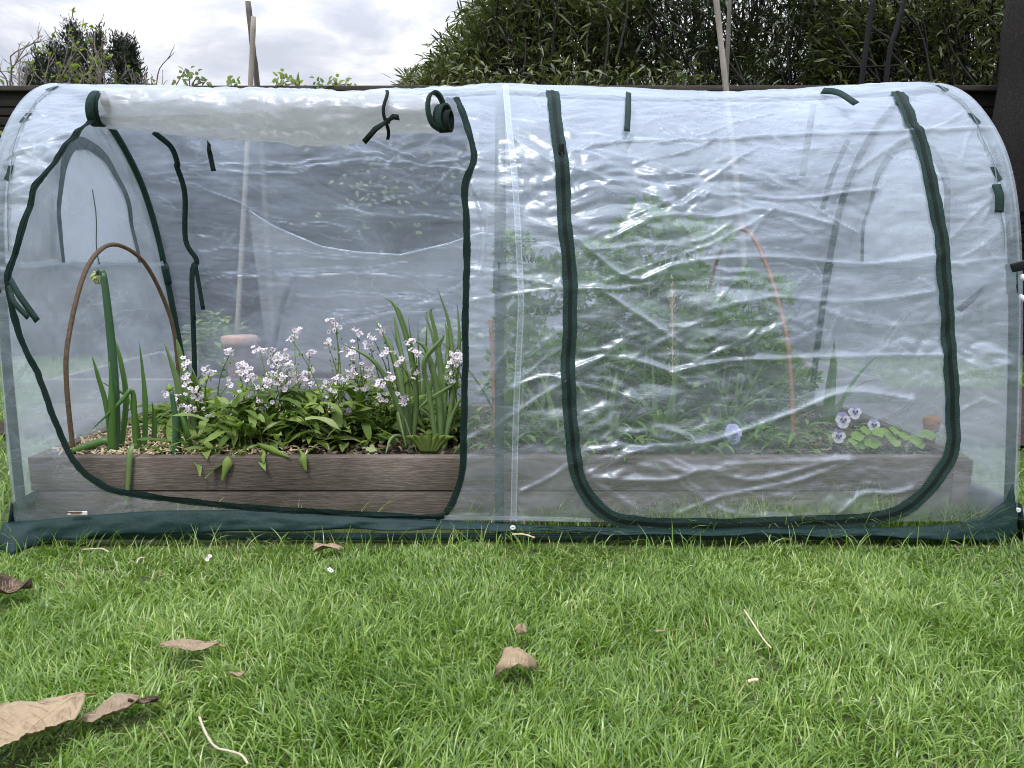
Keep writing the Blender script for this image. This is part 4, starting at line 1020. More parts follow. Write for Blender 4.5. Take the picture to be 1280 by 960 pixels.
# ------------------------------------------------------------------ plants behind the closed door
def feathery(mb, c, r, n, L=.021):
    for _ in range(n):
        d = Vector((R.gauss(0, 1), R.gauss(0, 1), R.gauss(.2, .8))).normalized(); p = c+d*r*R.random()**.5
        u_ = Vector((R.gauss(0, 1), R.gauss(0, 1), R.gauss(.6, 1))).normalized(); s_ = d.cross(u_)
        if s_.length < .05: continue
        s_.normalize(); l_ = L*R.uniform(.6, 1.4)
        i = len(mb.v); mb.v += [p, p+d*l_*.5-s_*l_*.32, p+d*l_, p+d*l_*.5+s_*l_*.32]; mb.f.append([i, i+1, i+2, i+3]); mb.m.append(0)
def parsley(px, Y, label, tips, n=58):
    b = B(px, Y); t = thing('parsley_plant', label, 'herb plant', b, 'feathery herb plants behind the closed door')
    lf = MB(); sm = MB()
    for (tx, ty, rad) in tips:
        top = PY(tx, ty, Y+R.uniform(-.12, .15)); base = b+Vector((R.gauss(0, .05), R.gauss(0, .04), 0))
        mid = base.lerp(top, .5)+Vector((R.gauss(0, .025), R.gauss(0, .02), .02)); P = crv([base, mid, top], 8)
        sm.tube(P, list(np.linspace(.0042, .0015, len(P))), 6)
        feathery(lf, top, rad, int(n*rad/.03)+20)
        for q in range(6):
            k = R.randint(4, len(P)-2); a = R.uniform(0, 6.28); e = P[k]+Vector((math.cos(a)*.07, math.sin(a)*.05, R.uniform(.01, .07)))
            sm.tube([P[k], P[k].lerp(e, .5)+Vector((0, 0, .008)), e], [.0016, .0013, .0008], 4); feathery(lf, e, R.uniform(.018, .034), n)
    for q in range(40):   # basal leaves
        a = R.uniform(0, 6.28); e = b+Vector((math.cos(a)*R.uniform(.05, .2), math.sin(a)*R.uniform(.03, .12), R.uniform(.04, .22))); sm.tube([b, b.lerp(e, .5)+Vector((0, 0, .03)), e], [.0018, .0014, .001], 4); feathery(lf, e, .03, n)
    sm.build('stems', M['pale_stem'], t); lf.build('leaves', M['parsley'], t)
parsley(800, 2.08, 'tallest feathery herb, bushy top reaching high behind the closed door', [(810, 272, .05), (828, 285, .05), (795, 292, .035), (868, 290, .035), (845, 300, .04), (780, 335, .04), (760, 330, .03), (820, 345, .05), (860, 345, .045), (800, 360, .05), (770, 380, .05), (840, 395, .05)])
parsley(700, 2.12, 'feathery herb just left of the dark door zip, thinner and shorter', [(655, 305, .03), (665, 330, .035), (745, 310, .028), (690, 350, .04), (730, 360, .04), (660, 400, .05), (740, 400, .05), (720, 430, .05), (690, 440, .05)])
parsley(860, 2.2, 'feathery herb in the middle of the closed door behind the tall one', [(875, 300, .03), (930, 352, .03), (900, 400, .04), (880, 380, .05), (845, 420, .05), (790, 430, .06), (900, 440, .05), (750, 460, .06)])
parsley(935, 2.16, 'low feathery herb by the foot of the rusty hoop', [(945, 358, .028), (965, 355, .022), (935, 410, .04), (955, 430, .04), (920, 450, .045), (970, 440, .03), (940, 470, .05)])
def tuft(px, Y, label, n, Lr, W, mat='iris', lean=.6, name='strap_leaf_plant', cat='leafy plant', grp='arching strap leaved plants behind the closed door'):
    b = B(px, Y); t = thing(name, label, cat, b, grp); mb = MB()
    for k in range(n):
        a = R.uniform(0, 6.28); d = Vector((math.cos(a)*lean*R.random(), math.sin(a)*lean*.6*R.random(), 1)); mb.leaf(b+Vector((R.gauss(0, .02), R.gauss(0, .015), 0)), d, Vector((-d.x, -d.y, .6)), R.uniform(*Lr), W*R.uniform(.7, 1.2), bend=R.uniform(-.2, 1.9), n=10, shape='blade', fold=.35, twist=R.uniform(-.8, .8))
    mb.build('leaves', M[mat], t)
tuft(640, 1.95, 'strap leaves crossing behind the middle pole of the tunnel', 14, (.22, .42), .02)
tuft(690, 1.9, 'arching strap leaves low behind the dark door zip', 15, (.18, .36), .018)
tuft(760, 1.9, 'wide arching strap leaves at the left of the closed door', 20, (.16, .34), .02)
tuft(830, 1.88, 'strap leaves beside the brightest film crease of the closed door', 16, (.16, .32), .018)
tuft(900, 2.0, 'grassy strap leaves left of the rusty hoop', 22, (.2, .38), .014)
tuft(960, 2.05, 'grassy strap leaves between the rusty hoop and the lilac pansy', 20, (.18, .34), .014)
tuft(1032, 2.2, 'dark upright leek leaves right of the rusty hoop', 6, (.2, .30), .032, 'leek', .18)
tuft(722, 2.2, 'dark grassy clump at the back behind the dark door zip', 24, (.25, .42), .013, 'leek')
# dark low foliage that fills the bed behind the door
for px, Y, lab in ((680, 2.0, 'low dark leafy plant between the centre seam and the door zip'), (780, 2.0, 'low leafy plant at the front under the tallest herb'), (860, 1.95, 'low leafy plant just left of the lilac pansy'), (930, 2.25, 'low leafy plant at the back behind the lilac pansy'), (1000, 1.98, 'low leafy plant between lilac pansy and white pansies')):
    b = B(px, Y); t = thing('leafy_plant', lab, 'leafy plant', b); mb = MB()
    for k in range(70):
        a = R.uniform(0, 6.28); mb.leaf(b+Vector((R.gauss(0, .08), R.gauss(0, .05), R.uniform(0, .06 if px < 950 else .01))), Vector((math.cos(a), math.sin(a), R.uniform(.1, 1.4))), Vector((0, 0, 1)), R.uniform(.04, .09 if px < 950 else .06), R.uniform(.012, .026), bend=1., n=5, fold=.3)
    mb.build('leaves', M['myosotis'], t)
for px, Y, lab in ((655, 1.88, 'low leafy growth at the front board just right of the centre seam'), (730, 1.86, 'low leafy growth at the front board right of the dark door zip'), (815, 1.84, 'low leafy growth at the front board below the tallest herb'), (880, 1.90, 'low leafy growth at the front board beside the lilac pansy'), (955, 1.88, 'low leafy growth at the front board below the rusty hoop')):
    b = B(px, Y); t = thing('leafy_plant', lab, 'leafy plant', b); mb = MB()
    for k in range(75):
        a = R.uniform(0, 6.28); mb.leaf(b+Vector((R.gauss(0, .06), R.gauss(0, .04), R.uniform(0, .07))), Vector((math.cos(a), math.sin(a), R.uniform(.1, 1.4))), Vector((0, 0, 1)), R.uniform(.03, .08), R.uniform(.008, .018), bend=1., n=5, fold=.3)
    mb.build('leaves', M['parsley'], t)
# pale seed spike
t = thing('seed_spike', 'pale upright seed spike among the feathery herbs', 'seed head', B(842, 1.95)); mb = MB()
P = crv([B(842, 1.95), PY(841, 470, 1.95), PY(840, 360, 1.95)], 8); mb.tube(P, .0018, 5)
for k in range(90):
    p = P[R.randint(8, 16)]+Vector((R.gauss(0, .004), R.gauss(0, .004), R.gauss(0, .01))); mb.leaf(p, Vector((R.gauss(0, .5), R.gauss(0, .5), 1)), Vector((0, 1, 0)), .014, .004, n=2)
mb.build('spike', M['straw'], t)
# pansies
def pansy_face(mb, c, d, r, blot=True):
    d = d.normalized(); x = d.cross(Vector((0, 0, 1))).normalized(); y = x.cross(d)
    for a, ln, wd, m in ((1.15, 1.0, .75, 2), (2.0, 1.0, .75, 2), (.1, .95, .7, 0), (3.04, .95, .7, 0), (-1.571, 1.05, .95, 0)):
        t = x*math.cos(a)+y*math.sin(a); s_ = d.cross(t); pts = []
        for k in range(13):
            q = -2.2+4.4*k/12; pts.append(c+t*r*(.50+.5*math.cos(q))*ln+s_*r*wd*.72*math.sin(q)+d*(r*.06*math.sin(k*1.9)+(.003 if m == 0 else 0)))
        i = len(mb.v); mb.v += [c+t*r*.02+d*.002]+pts
        for k in range(12): mb.f.append([i, i+1+k, i+2+k]); mb.m.append(m)
        if blot and m == 0:
            i = len(mb.v); mb.v += [c+d*.0048]+[c+t*r*.40*math.cos((k-3)*.22)+s_*r*.40*math.sin((k-3)*.22)+d*.0060 for k in range(7)]
            for k in range(6): mb.f.append([i, i+1+k, i+2+k]); mb.m.append(1)
def pansy(px, Y, label, heads, mats, nl=26):
    b = B(px, Y); t = thing('pansy_plant', label, 'pansy', b, 'pansies behind the closed door'); mb = MB()
    for k in range(nl):
        a = R.uniform(0, 6.28); mb.leaf(b+Vector((R.gauss(0, .03), R.gauss(0, .03), 0)), Vector((math.cos(a), math.sin(a), R.uniform(.3, 1.2))), Vector((0, 0, 1)), R.uniform(.025, .045), R.uniform(.012, .018), n=4, fold=.2)
    mb.build('leaves', M['myosotis'], t)
    for hx, hy, r in heads:
        h = PY(hx, hy, Y-.01); sm = MB(); P = crv([b+Vector((0, .02, 0)), b.lerp(h, .6)+Vector((0, .03, .02)), h+Vector((0, .006, 0))], 5); sm.tube(P, .0014, 5); s_ = sm.build('stem', M['pale_stem'], t)
        fb = MB(); pansy_face(fb, h, Vector((R.uniform(-.3, .3), -1, .25)), r); fb.build('flower', mats, s_)
WV = [M['pansy_white'], M['eye'], M['pansy_blue']]
M['blot'] = mat_noise('pansy_blotch', (.02, .01, .06), (.05, .03, .12), scale=90, rough=.7)
WV[1] = M['blot']
pansy(1060, 1.86, 'white faced pansies with dark violet upper petals and blotches', [(1053, 525, .021), (1048, 545, .018), (1068, 515, .018), (1092, 531, .016)], WV)
pansy(920, 1.83, 'single lilac blue pansy pressed close to the film', [(916, 542, .026)], [M['pansy_pale'], M['pansy_blue'], M['pansy_pale']], 14)
# round leaved plant
b = B(1120, 1.83); t = thing('round_leaf_plant', 'low plant with round lime green leaves at the right front corner', 'leafy plant', b)
for px, py, r in ((1090, 553, .02), (1072, 545, .016), (1108, 541, .018), (1118, 552, .016), (1098, 540, .015), (1144, 550, .017), (1160, 543, .018), (1130, 545, .014), (1082, 538, .014), (1118, 538, .013), (1076, 556, .014), (1066, 552, .012), (1150, 556, .012)):
    c = PY(px, py, 1.82+R.uniform(-.015, .03)); mb = MB(); n_ = Vector((R.gauss(0, .3), -.6, 1)).normalized(); x = n_.cross(Vector((0, 1, 0))).normalized(); y = n_.cross(x)
    i = len(mb.v); mb.v.append(c-n_*.003)
    for k in range(20): a = k*.314; mb.v.append(c+(x*math.cos(a)+y*math.sin(a))*r*(1+.05*math.sin(a*5))+n_*.002*math.sin(a*3))
    for k in range(20): mb.f.append([i, i+1+k, i+1+(k+1) % 20]); mb.m.append(0)
    mb.tube([c-n_*.003, (c+b)/2+Vector((0, .01, -.01)), b], .001, 4); mb.build('leaf', M['nast'], t)
for px, Y, lab, mt_, n_ in ((1090, 1.92, 'pale low leafy mound behind the round lime leaves', 'iris', 70), (1130, 2.05, 'low leafy mound along the right end of the bed', 'myosotis', 80), (1040, 2.05, 'low leafy mound behind the white pansies', 'myosotis', 70)):
    b = B(px, Y); t = thing('leafy_plant', lab, 'leafy plant', b); mb = MB()
    for k in range(n_):
        a = R.uniform(0, 6.28); mb.leaf(b+Vector((R.gauss(0, .07), R.gauss(0, .05), 0)), Vector((math.cos(a), math.sin(a), R.uniform(.2, 1.4))), Vector((0, 0, 1)), R.uniform(.025, .055), R.uniform(.012, .022), bend=1., n=5, fold=.2)
    mb.build('leaves', M[mt_], t)
# terracotta spike and cork-like knob
c = B(1160, 1.92, .15); t = thing('watering_spike', 'small orange terracotta watering spike standing in the right corner', 'watering spike', c)
mb = MB(); top = PY(1160, 526, 1.92)
mb.tube([c, Vector((c.x, c.y, top.z-.03)), Vector((c.x+.002, c.y, top.z-.026)), Vector((c.x+.003, c.y, top.z+.004)), Vector((c.x+.003, c.y, top.z+.012))], [.012, .015, .018, .022, .016], 16); mb.build('body', M['cork'], t)
for xs_, pz in ((1016, 440),): 
    t = thing('thin_cane', 'thin dark cane upright in the bed behind the grassy leaves', 'cane', B(938, 2.05)); mb = MB(); mb.tube([B(938, 2.05), PY(936, 336, 2.05)], .0035, 6); mb.build('shaft', M['leekstalk'], t)

# ------------------------------------------------------------------ behind the tunnel
bed2 = thing('raised_bed', 'pale grey timber bed behind the tunnel, seen through the hazy film', 'raised bed', (-.1, 3.4, 0))
board((-1.9, 2.95, .098), (1.5, 2.985, .19), 'board_grey', parent=bed2); board((-1.9, 2.952, .004), (1.5, 2.987, .0955), 'board_grey', parent=bed2)
board((-1.9, 3.9, .004), (1.5, 3.935, .19), 'board_grey', parent=bed2)
board((-1.9, 2.99, .004), (-1.865, 3.897, .188), 'board_grey', parent=bed2); board((1.465, 2.99, .004), (1.5, 3.897, .188), 'board_grey', parent=bed2)
soil_patch('soil', -1.863, 1.463, 2.989, 3.898, .165, .012, M['soil'], parent=bed2, step=.03, kind=None, seed=15)
# terracotta pot
pc = PY(302, 468, 3.04); pc.z = .165
pot = thing('plant_pot', 'terracotta flowerpot beside the pale stake behind the tunnel', 'flowerpot', pc)
mb = MB(); zs = [0, .004, .17, .171, .205, .205, .19, .16]; rs = [.045, .048, .066, .073, .076, .068, .064, .06]
mb.tube([pc+Vector((0, 0, z+.001*i)) for i, z in enumerate([0, .004, .150, .152, .188])], [.045, .048, .062, .070, .073], 24); mb.build('body', M['terracotta'], pot)
mb = MB(); mb.tube([pc+Vector((0, 0, .184)), pc+Vector((0, 0, .194))], [.0725, .066], 24); mb.build('rim', M['terracotta'], pot)
def leafball(name, label, cat, c, rad, n, L, W, mat, grp=None, stem=True):
    t = thing(name, label, cat, (c[0], c[1], c[2]), grp); mb = MB()
    for k in range(n):
        d = Vector((R.gauss(0, 1), R.gauss(0, 1), R.gauss(0, 1))).normalized()*R.random()**.4; p = Vector(c)+Vector((d.x*rad[0], d.y*rad[1], rad[2]+d.z*rad[2]))
        a = R.uniform(0, 6.28); mb.leaf(p, Vector((math.cos(a), math.sin(a), R.uniform(-.2, 1))), Vector((0, 0, 1)), L*R.uniform(.6, 1.3), W*R.uniform(.7, 1.3), bend=.7, n=3, fold=.3)
    mb.build('leaves', M[mat], t)
    if stem:
        mb = MB()
        for k in range(5): mb.tube([Vector(c), Vector(c)+Vector((R.uniform(-.6, .6)*rad[0], R.uniform(-.6, .6)*rad[1], rad[2]*1.4))], [.006, .003], 5)
        mb.build('stems', M['bark'], t)
leafball('leafy_bush', 'dark leafy bush left of the terracotta pot behind the film', 'bush', (-1.30, 3.25, .165), (.16, .2, .14), 420, .05, .022, 'myosotis')
leafball('leafy_bush', 'small green plant on the grey bed right of the hooped net', 'bush', (-.30, 3.5, .165), (.16, .16, .12), 300, .05, .02, 'myosotis')
# net on stakes
def net():
    n, mrow = 60, 26; V = []
    for k in range(n):
        t = k/(n-1); px = 311+t*(903-311)
        top = np.interp(px, [311, 340, 400, 440, 500, 560, 600, 660, 720, 780, 840, 880, 903], [264, 283, 309, 316, 320, 306, 292, 300, 318, 326, 315, 296, 280])
        Yb = 3.22+.03*math.sin(t*9)
        a = PY(px, top, Yb)
        for j in range(mrow):
            v = j/(mrow-1); z = a.z+( .19-a.z)*v
            yy = Yb-.10*v+.035*float(vn(np.array([t*10+v*2]), np.array([v*2.2]), 71)[0])+.03*float(vn(np.array([t*28]), np.array([v*3]), 72)[0])
            V.append((a.x*(yy/Yb)+(.05*v if k < 6 else 0), yy, z))
    i = np.arange(n*mrow).reshape(n, mrow); Fq = np.stack([i[:-1, :-1], i[:-1, 1:], i[1:, 1:], i[1:, :-1]], -1).reshape(-1, 4)
    t = thing('fleece_net', 'pale sagging fleece netting hung between two stakes behind the tunnel', 'netting', (-.1, 3.2, .19))
    np_mesh('sheet', V, Fq, M['net'], t)
    mb = MB(); P = [Vector(V[k*mrow])+Vector((0, 0, .004)) for k in range(n)]; mb.tube(P, .004, 5); mb.build('edge_cord', M['hem'], t)
net()
t = thing('netting_hoop', 'dark hose hoop under the netting behind the forget-me-nots', 'hoop', PY(340, 478, 3.1)); mb = MB()
mb.tube(crv([PY(340, 478, 3.1), PY(343, 430, 3.1), PY(352, 385, 3.14), PY(366, 347, 3.19), PY(384, 341, 3.3), PY(400, 337, 3.42), PY(420, 339, 3.52), PY(431, 360, 3.6), PY(432, 400, 3.62), PY(424, 450, 3.64)], 8), .012, 8); mb.build('hose', M['steel'], t)
def stake(label, mat, pts, r, grp='stakes behind the tunnel', flat=1.0):
    d_ = (pts[0]-pts[1]); k_ = (pts[0].z-.02)/max(.01, -d_.z)
    if k_ > 0: pts = [pts[0]+d_*k_]+pts   # down into the ground
    t = thing('garden_stake', label, 'stake', pts[0], grp); P = crv(pts, 5); mb = MB(); mb.tube(P, [r*(1+.06*math.sin(i*2.1)) for i in range(len(P))], 8); mb.build('shaft', M[mat], t)
stake('pale square stake standing left behind the tunnel, shorter of the left pair', 'stake', [PY(293, 480, 3.2), PY(305, 260, 3.2), PY(313, 110, 3.2), PY(317, 21, 3.2)], .011)
stake('grey leaning stake crossing the pale one at the left, pointed top', 'stake_dark', [PY(331, 250, 3.26), PY(322, 112, 3.25), PY(316, 60, 3.24), PY(310, 2, 3.23)], .012)
stake('pale bamboo stake rising in front of the dark shrubs, leaning left', 'stake', [PY(938, 470, 3.22), PY(928, 300, 3.22), PY(908, 115, 3.21), PY(893, -20, 3.2)], .012)
stake('thin brownish stake upright beside the pale bamboo one', 'stake_dark', [PY(905, 300, 3.27), PY(908, 110, 3.27), PY(913, -20, 3.27)], .009)
stake('left of two black poles in front of the dark shrubs, straight', 'black', [PY(1040, 470, 3.6), PY(1066, 200, 3.6), PY(1076, 108, 3.6), PY(1094, -20, 3.6)], .013)
stake('right of two black poles in front of the dark shrubs, jointed and leaning', 'black', [PY(1094, 300, 3.62), PY(1104, 140, 3.62), PY(1112, 66, 3.62), PY(1120, 38, 3.62), PY(1136, -20, 3.62)], .012)

# fence
FY = 5.0
fence = thing('slat_fence', 'dark stained horizontal slat fence across the back of the garden', 'fence', (0, FY, 0))
zt = PY(640, 109, FY).z
mb = MB(); mb.box((-7, FY-.05, zt-.032), (7, FY+.06, zt), bev=.004); mb.build('cap_rail', M['fence_cap'], fence)
mb = MB(); mb.box((-7, FY-.018, zt-.1215), (7, FY+.02, zt-.035), bev=.003); mb.build('top_rail', M['fence'], fence)
mb = MB(); z = zt-.175
while z > .02:
    mb.box((-7, FY-.011+R.uniform(-.002, .002), z), (7, FY+.010, z+.052), bev=.002); z -= .0615
mb.build('slat_panel', M['fence'], fence)
mb = MB(); z = zt-.145
while z > .02:
    mb.box((-7, FY+.116, z-.013), (7, FY+.134, z+.0475), bev=.002); z -= .0615
mb.build('slat_panel', M['fence'], fence)
for k in range(-4, 5):
    mb = MB(); mb.box((k*1.7-.05+.4, FY+.024, 0), (k*1.7+.05+.4, FY+.115, zt-.034), bev=.004); mb.build('post', M['fence'], fence)
# climber on the fence
def climber(x0, x1, z0, z1, n, label, mat):
    t = thing('climbing_vine', label, 'climber', ((x0+x1)/2, FY-.05, 0), 'climbers on the slat fence'); mb = MB(); sm = MB()
    for k in range(5):
        x = R.uniform(x0, x1); P = [Vector((x, FY-.03, .02))]
        for q in range(8): P.append(P[-1]+Vector((R.gauss(0, .05), 0, z1/8)))
        sm.tube(P, .005, 5)
    for k in range(n):
        p = Vector((R.gauss((x0+x1)/2, (x1-x0)/4), FY-.03-abs(R.gauss(0, .05)), R.uniform(z0, z1))); a = R.uniform(0, 6.28)
        mb.leaf(p, Vector((math.cos(a), -.5, math.sin(a))), Vector((0, -1, .6)), R.uniform(.025, .055), R.uniform(.015, .03), bend=.5, n=4, fold=.3)
    sm.build('stems', M['bark'], t); mb.build('leaves', M[mat], t)
climber(-1.25, -.55, .85, 1.45, 110, 'pale green climber on the fence seen through the film left of centre', 'oleander')
climber(-.5, .0, .95, 1.4, 80, 'green climber on the fence directly behind the doorway edge', 'oleander')
climber(-3.9, -3.1, .7, 1.6, 70, 'yellowing climber on the fence at the left edge beside the tunnel', 'freshleaf')
# sprigs that stick up over the fence
for pxs, lab, mt in (([(236, 92), (246, 98), (256, 103), (228, 99)], 'brownish vine sprig over the fence nearest the twiggy shrub', 'vineleaf'), ([(288, 103), (296, 106)], 'single bright vine sprig over the fence left of the stakes', 'freshleaf'), ([(345, 103), (355, 96), (362, 101), (352, 107), (372, 105)], 'largest vine sprig over the fence just right of the stakes', 'freshleaf'), ([(398, 104), (405, 108)], 'tiny reddish vine sprig over the fence', 'vineleaf'), ([(418, 102), (424, 106), (432, 106)], 'bright vine sprig over the fence, rightmost before the big shrub', 'freshleaf')):
    b = PY(pxs[0][0], 112, FY+.03); t = thing('vine_sprig', lab, 'vine sprig', b, 'vine sprigs above the fence'); mb = MB(); sm = MB()
    for px, py in pxs:
        e = PY(px, py, FY+R.uniform(-.05, .08)); sm.tube(crv([b-Vector((0, 0, .05)), b.lerp(e, .5)+Vector((.005, 0, .01)), e], 4), .004, 5)
        for k in range(8):
            a = R.uniform(0, 6.28); mb.leaf(e+Vector((R.gauss(0, .018), R.gauss(0, .03), R.gauss(0, .018))), Vector((math.cos(a), -.3, math.sin(a)+.3)), Vector((0, -1, .6)), R.uniform(.022, .045), R.uniform(.014, .026), bend=.5, n=4, fold=.3)
    sm.build('stem', M['twig'], t); mb.build('leaves', M[mt], t)
b = PY(372, 112, FY+.02); t = thing('bud_spike', 'pointed dark bud standing over the fence beside the largest vine sprig', 'bud', b); mb = MB(); mb.leaf(b-Vector((0, 0, .04)), Vector((.06, 0, 1)), Vector((0, -1, 0)), .15, .03, bend=0, n=6); mb.build('leaf', M['vineleaf'], t)

# shade cloth hung at the right
t = thing('shade_cloth', 'black woven shade cloth hanging from a post at the right edge', 'shade cloth', (3.4, 4.3, 0))
V = []; n, mrow = 70, 50
for k in range(n):
    for j in range(mrow):
        z = 3.3-j/(mrow-1)*2.35; a = -math.pi*.15+k/(n-1)*math.pi*1.9
        fold_ = .05*math.sin(a*7+z*.6)+.03*float(vn(np.array([a*3]), np.array([z*2]), 81)[0])
        r_ = .70+fold_*(.4+.5*(3.3-z)/2); V.append((3.41+r_*math.cos(a), 4.2+r_*.6*math.sin(a), z+.02*math.sin(a*5)))
i = np.arange(n*mrow).reshape(n, mrow); np_mesh('cloth', V, np.stack([i[:-1, :-1], i[:-1, 1:], i[1:, 1:], i[1:, :-1]], -1).reshape(-1, 4), M['cloth'], t)
mb = MB(); mb.tube([(3.41, 4.2, 0), (3.41, 4.2, 3.4)], .05, 12); mb.build('post', M['bark'], t)
for lab, a, b_ in (('upper white plastic pipe poking out right of the tunnel', (1276, 345), (1300, 358)), ('lower white plastic pipe poking out right of the tunnel', (1274, 370), (1300, 384))):
    t = thing('white_pipe', lab, 'pipe', PY(a[0], a[1], 2.62)); mb = MB(); mb.tube([PY(a[0], a[1], 2.62), PY(b_[0], b_[1], 2.6), PY(b_[0]+50, b_[1]+26, 2.55), PZ(b_[0]+160, 560, .0)], .009, 10); mb.build('tube', M['white'], t)

# shrubs beyond the fence
def leaves_np(P, D, Nn, Ln, W, droop):
    S_ = np.cross(D, Nn); S_ /= np.linalg.norm(S_, axis=1)[:, None]+1e-9; Nn = np.cross(S_, D)
    n = len(P); L1 = Ln[:, None]; W1 = W[:, None]/2
    a = P; m1 = P+D*L1*.35; m2 = P+D*L1*.7-Nn*(droop*L1*.08)[:, :1] if False else P+D*L1*.7
    t = P+D*L1; t = t+np.array([0, 0, -1])*(droop[:, None]*L1); m2 = m2+np.array([0, 0, -1])*(droop[:, None]*L1*.45)
    V = np.stack([a, m1-S_*W1+Nn*W1*.3, m1, m1+S_*W1+Nn*W1*.3, m2-S_*W1*.8+Nn*W1*.25, m2, m2+S_*W1*.8+Nn*W1*.25, t], 1).reshape(-1, 3)
    b = (np.arange(n)*8)[:, None]
    F3 = np.concatenate([b+np.array([[0, 2, 1]]), b+np.array([[0, 3, 2]]), b+np.array([[1, 2, 5]]), b+np.array([[1, 5, 4]]), b+np.array([[2, 3, 6]]), b+np.array([[2, 6, 5]]), b+np.array([[4, 5, 7]]), b+np.array([[5, 6, 7]])], 0)
    return V, F3
def shrub(name, label, c, rx, ry, z0, h, nst, per, Lr, Wr, mat, group=None, flare=1.0, droop=.15, stemr=.02, ups=.5, shape=None):
    t = thing(name, label, 'shrub', (c[0], c[1], 0), group); sm = MB(); Ps = []; Ds = []
    for k in range(nst):
        a = R.uniform(0, 6.28); q = R.random()**.5; tip = Vector((c[0]+rx*q*math.cos(a)*flare, c[1]+ry*q*math.sin(a), h*(1-.42*q*q*R.random())-(0 if shape is None else shape(rx*q*math.cos(a)))))
        base = Vector((c[0]+rx*.25*math.cos(a)*q, c[1]+ry*.3*math.sin(a)*q, 0)); mid = base.lerp(tip, .5)+Vector((R.gauss(0, .08), R.gauss(0, .08), .12)); P = crv([base, mid, tip], 10)
        sm.tube(P, list(np.linspace(stemr, .004, len(P))), 5, cap=False)
        n = len(P)
        for q2 in range(per):
            f = R.uniform(.0, 1)**.7; f = z0+f*(1-z0); i = min(n-2, int(f*(n-1))); p = P[i].lerp(P[i+1], R.random())
            tt = (P[i+1]-P[i]).normalized(); a2 = R.uniform(0, 6.28); sp_ = Vector((math.cos(a2), math.sin(a2), R.uniform(-.3, .8)))
            p = p+sp_*abs(R.gauss(0, .13)); d = (sp_+tt*ups).normalized(); Ps.append(p[:]); Ds.append(d[:])
    Ps = np.array(Ps); Ds = np.array(Ds); n = len(Ps); ups_ = np.array([0, 0, 1.])+RN.normal(0, .5, (n, 3))
    V, F3 = leaves_np(Ps, Ds, ups_, RN.uniform(*Lr, n), RN.uniform(*Wr, n), RN.uniform(0, droop*2, n))
    sm.build('stems', M['bark'], t); np_mesh('foliage', V, F3, M[mat], t)
def whorl_shrub(label, c, ry, tips, mat, group, per=40, Lr=(.07, .14), Wr=(.012, .022)):
    """narrow leaved shrub: branches that end in upright rosettes of long leaves, tips given"""
    t = thing('oleander_shrub', label, 'shrub', (c[0], c[1], 0), group); sm = MB(); Ps = []; Ds = []
    for (x, y, z) in tips:
        tip = Vector((x, y, z)); base = Vector((x+(c[0]-x)*.25+R.gauss(0, .10), y+R.gauss(0, .25), max(0, z-abs(R.gauss(.6, .25))-.1))); mid = base.lerp(tip, .55)+Vector((R.gauss(0, .06), R.gauss(0, .06), -.04)); P = crv([base, mid, tip], 8); n = len(P)
        sm.tube(P, list(np.linspace(.009, .003, n)), 5, cap=False)
        ax = (P[-1]-P[-3]).normalized()
        for q in range(per):
            f = 1-abs(R.gauss(0, .17)); f = max(.35, f); i = min(n-2, int(f*(n-1))); p = P[i].lerp(P[i+1], R.random())+Vector((R.gauss(0, .05), R.gauss(0, .05), R.gauss(0, .05))); a = R.uniform(0, 6.28)
            rad = Vector((math.cos(a), math.sin(a), 0)); d = (ax*R.uniform(-.35, 1.0)+rad*R.uniform(.35, 1)+Vector((0, 0, R.gauss(-.1, .25)))).normalized(); Ps.append(p[:]); Ds.append(d[:])
    Ps = np.array(Ps); Ds = np.array(Ds); n = len(Ps); V, F3 = leaves_np(Ps, Ds, np.array([0, 0, 1.])+RN.normal(0, .4, (n, 3)), RN.uniform(*Lr, n), RN.uniform(*Wr, n), RN.uniform(0, .3, n))
    sm.build('stems', M['darkbark'], t); np_mesh('foliage', V, F3, M[mat], t)
tips = []
for k in range(520):   # left lighter shrub: silhouette slopes up to the right
    y = R.uniform(5.5, 7.6); px = R.uniform(505, 800); lim = np.interp(px, [505, 530, 545, 560, 575, 590, 620], [104, 92, 74, 55, 25, 0, -60]); py = lim+abs(R.gauss(0, 1))*70 if R.random() < .6 else R.uniform(lim, 118)
    if py > 122: py = R.uniform(lim, 118)
    p = PY(px, py, y); tips.append((p.x, p.y, p.z))
whorl_shrub('olive green narrow leaved shrub against the sky over the middle of the tunnel', (.4, 6.6), 1.2, tips, 'oleander', 'narrow leaved shrubs beyond the fence')
tips = []
for k in range(330):
    y = R.uniform(5.7, 7.9); px = R.uniform(760, 1030); py = R.uniform(-80, 118); p = PY(px, py, y); tips.append((p.x, p.y, p.z))
whorl_shrub('darkest dense shrub behind the pale bamboo stake', (2.0, 7.0), 1.2, tips, 'darkleaf', 'narrow leaved shrubs beyond the fence')
tips = []
for k in range(620):
    y = R.uniform(5.6, 7.8); px = R.uniform(1000, 1300); py = R.uniform(-80, 118); p = PY(px, py, y); tips.append((p.x, p.y, p.z))
whorl_shrub('tangled grey green shrub behind the two black poles', (3.7, 6.8), 1.2, tips, 'oleander', 'narrow leaved shrubs beyond the fence', per=30)
b = PY(1180, 110, 6.3); t = thing('tree_trunk', 'grey brown trunk among the shrubs right of the black poles', 'tree', (b.x, b.y, 0)); mb = MB()
mb.tube(crv([(b.x-.02, b.y, 0), (b.x, b.y, 1.2), (b.x+.03, b.y, 2.0), (b.x+.16, b.y+.1, 2.8), (b.x+.1, b.y+.2, 3.6)], 6), list(np.linspace(.10, .06, 25)), 12); mb.build('trunk', M['bark'], t)
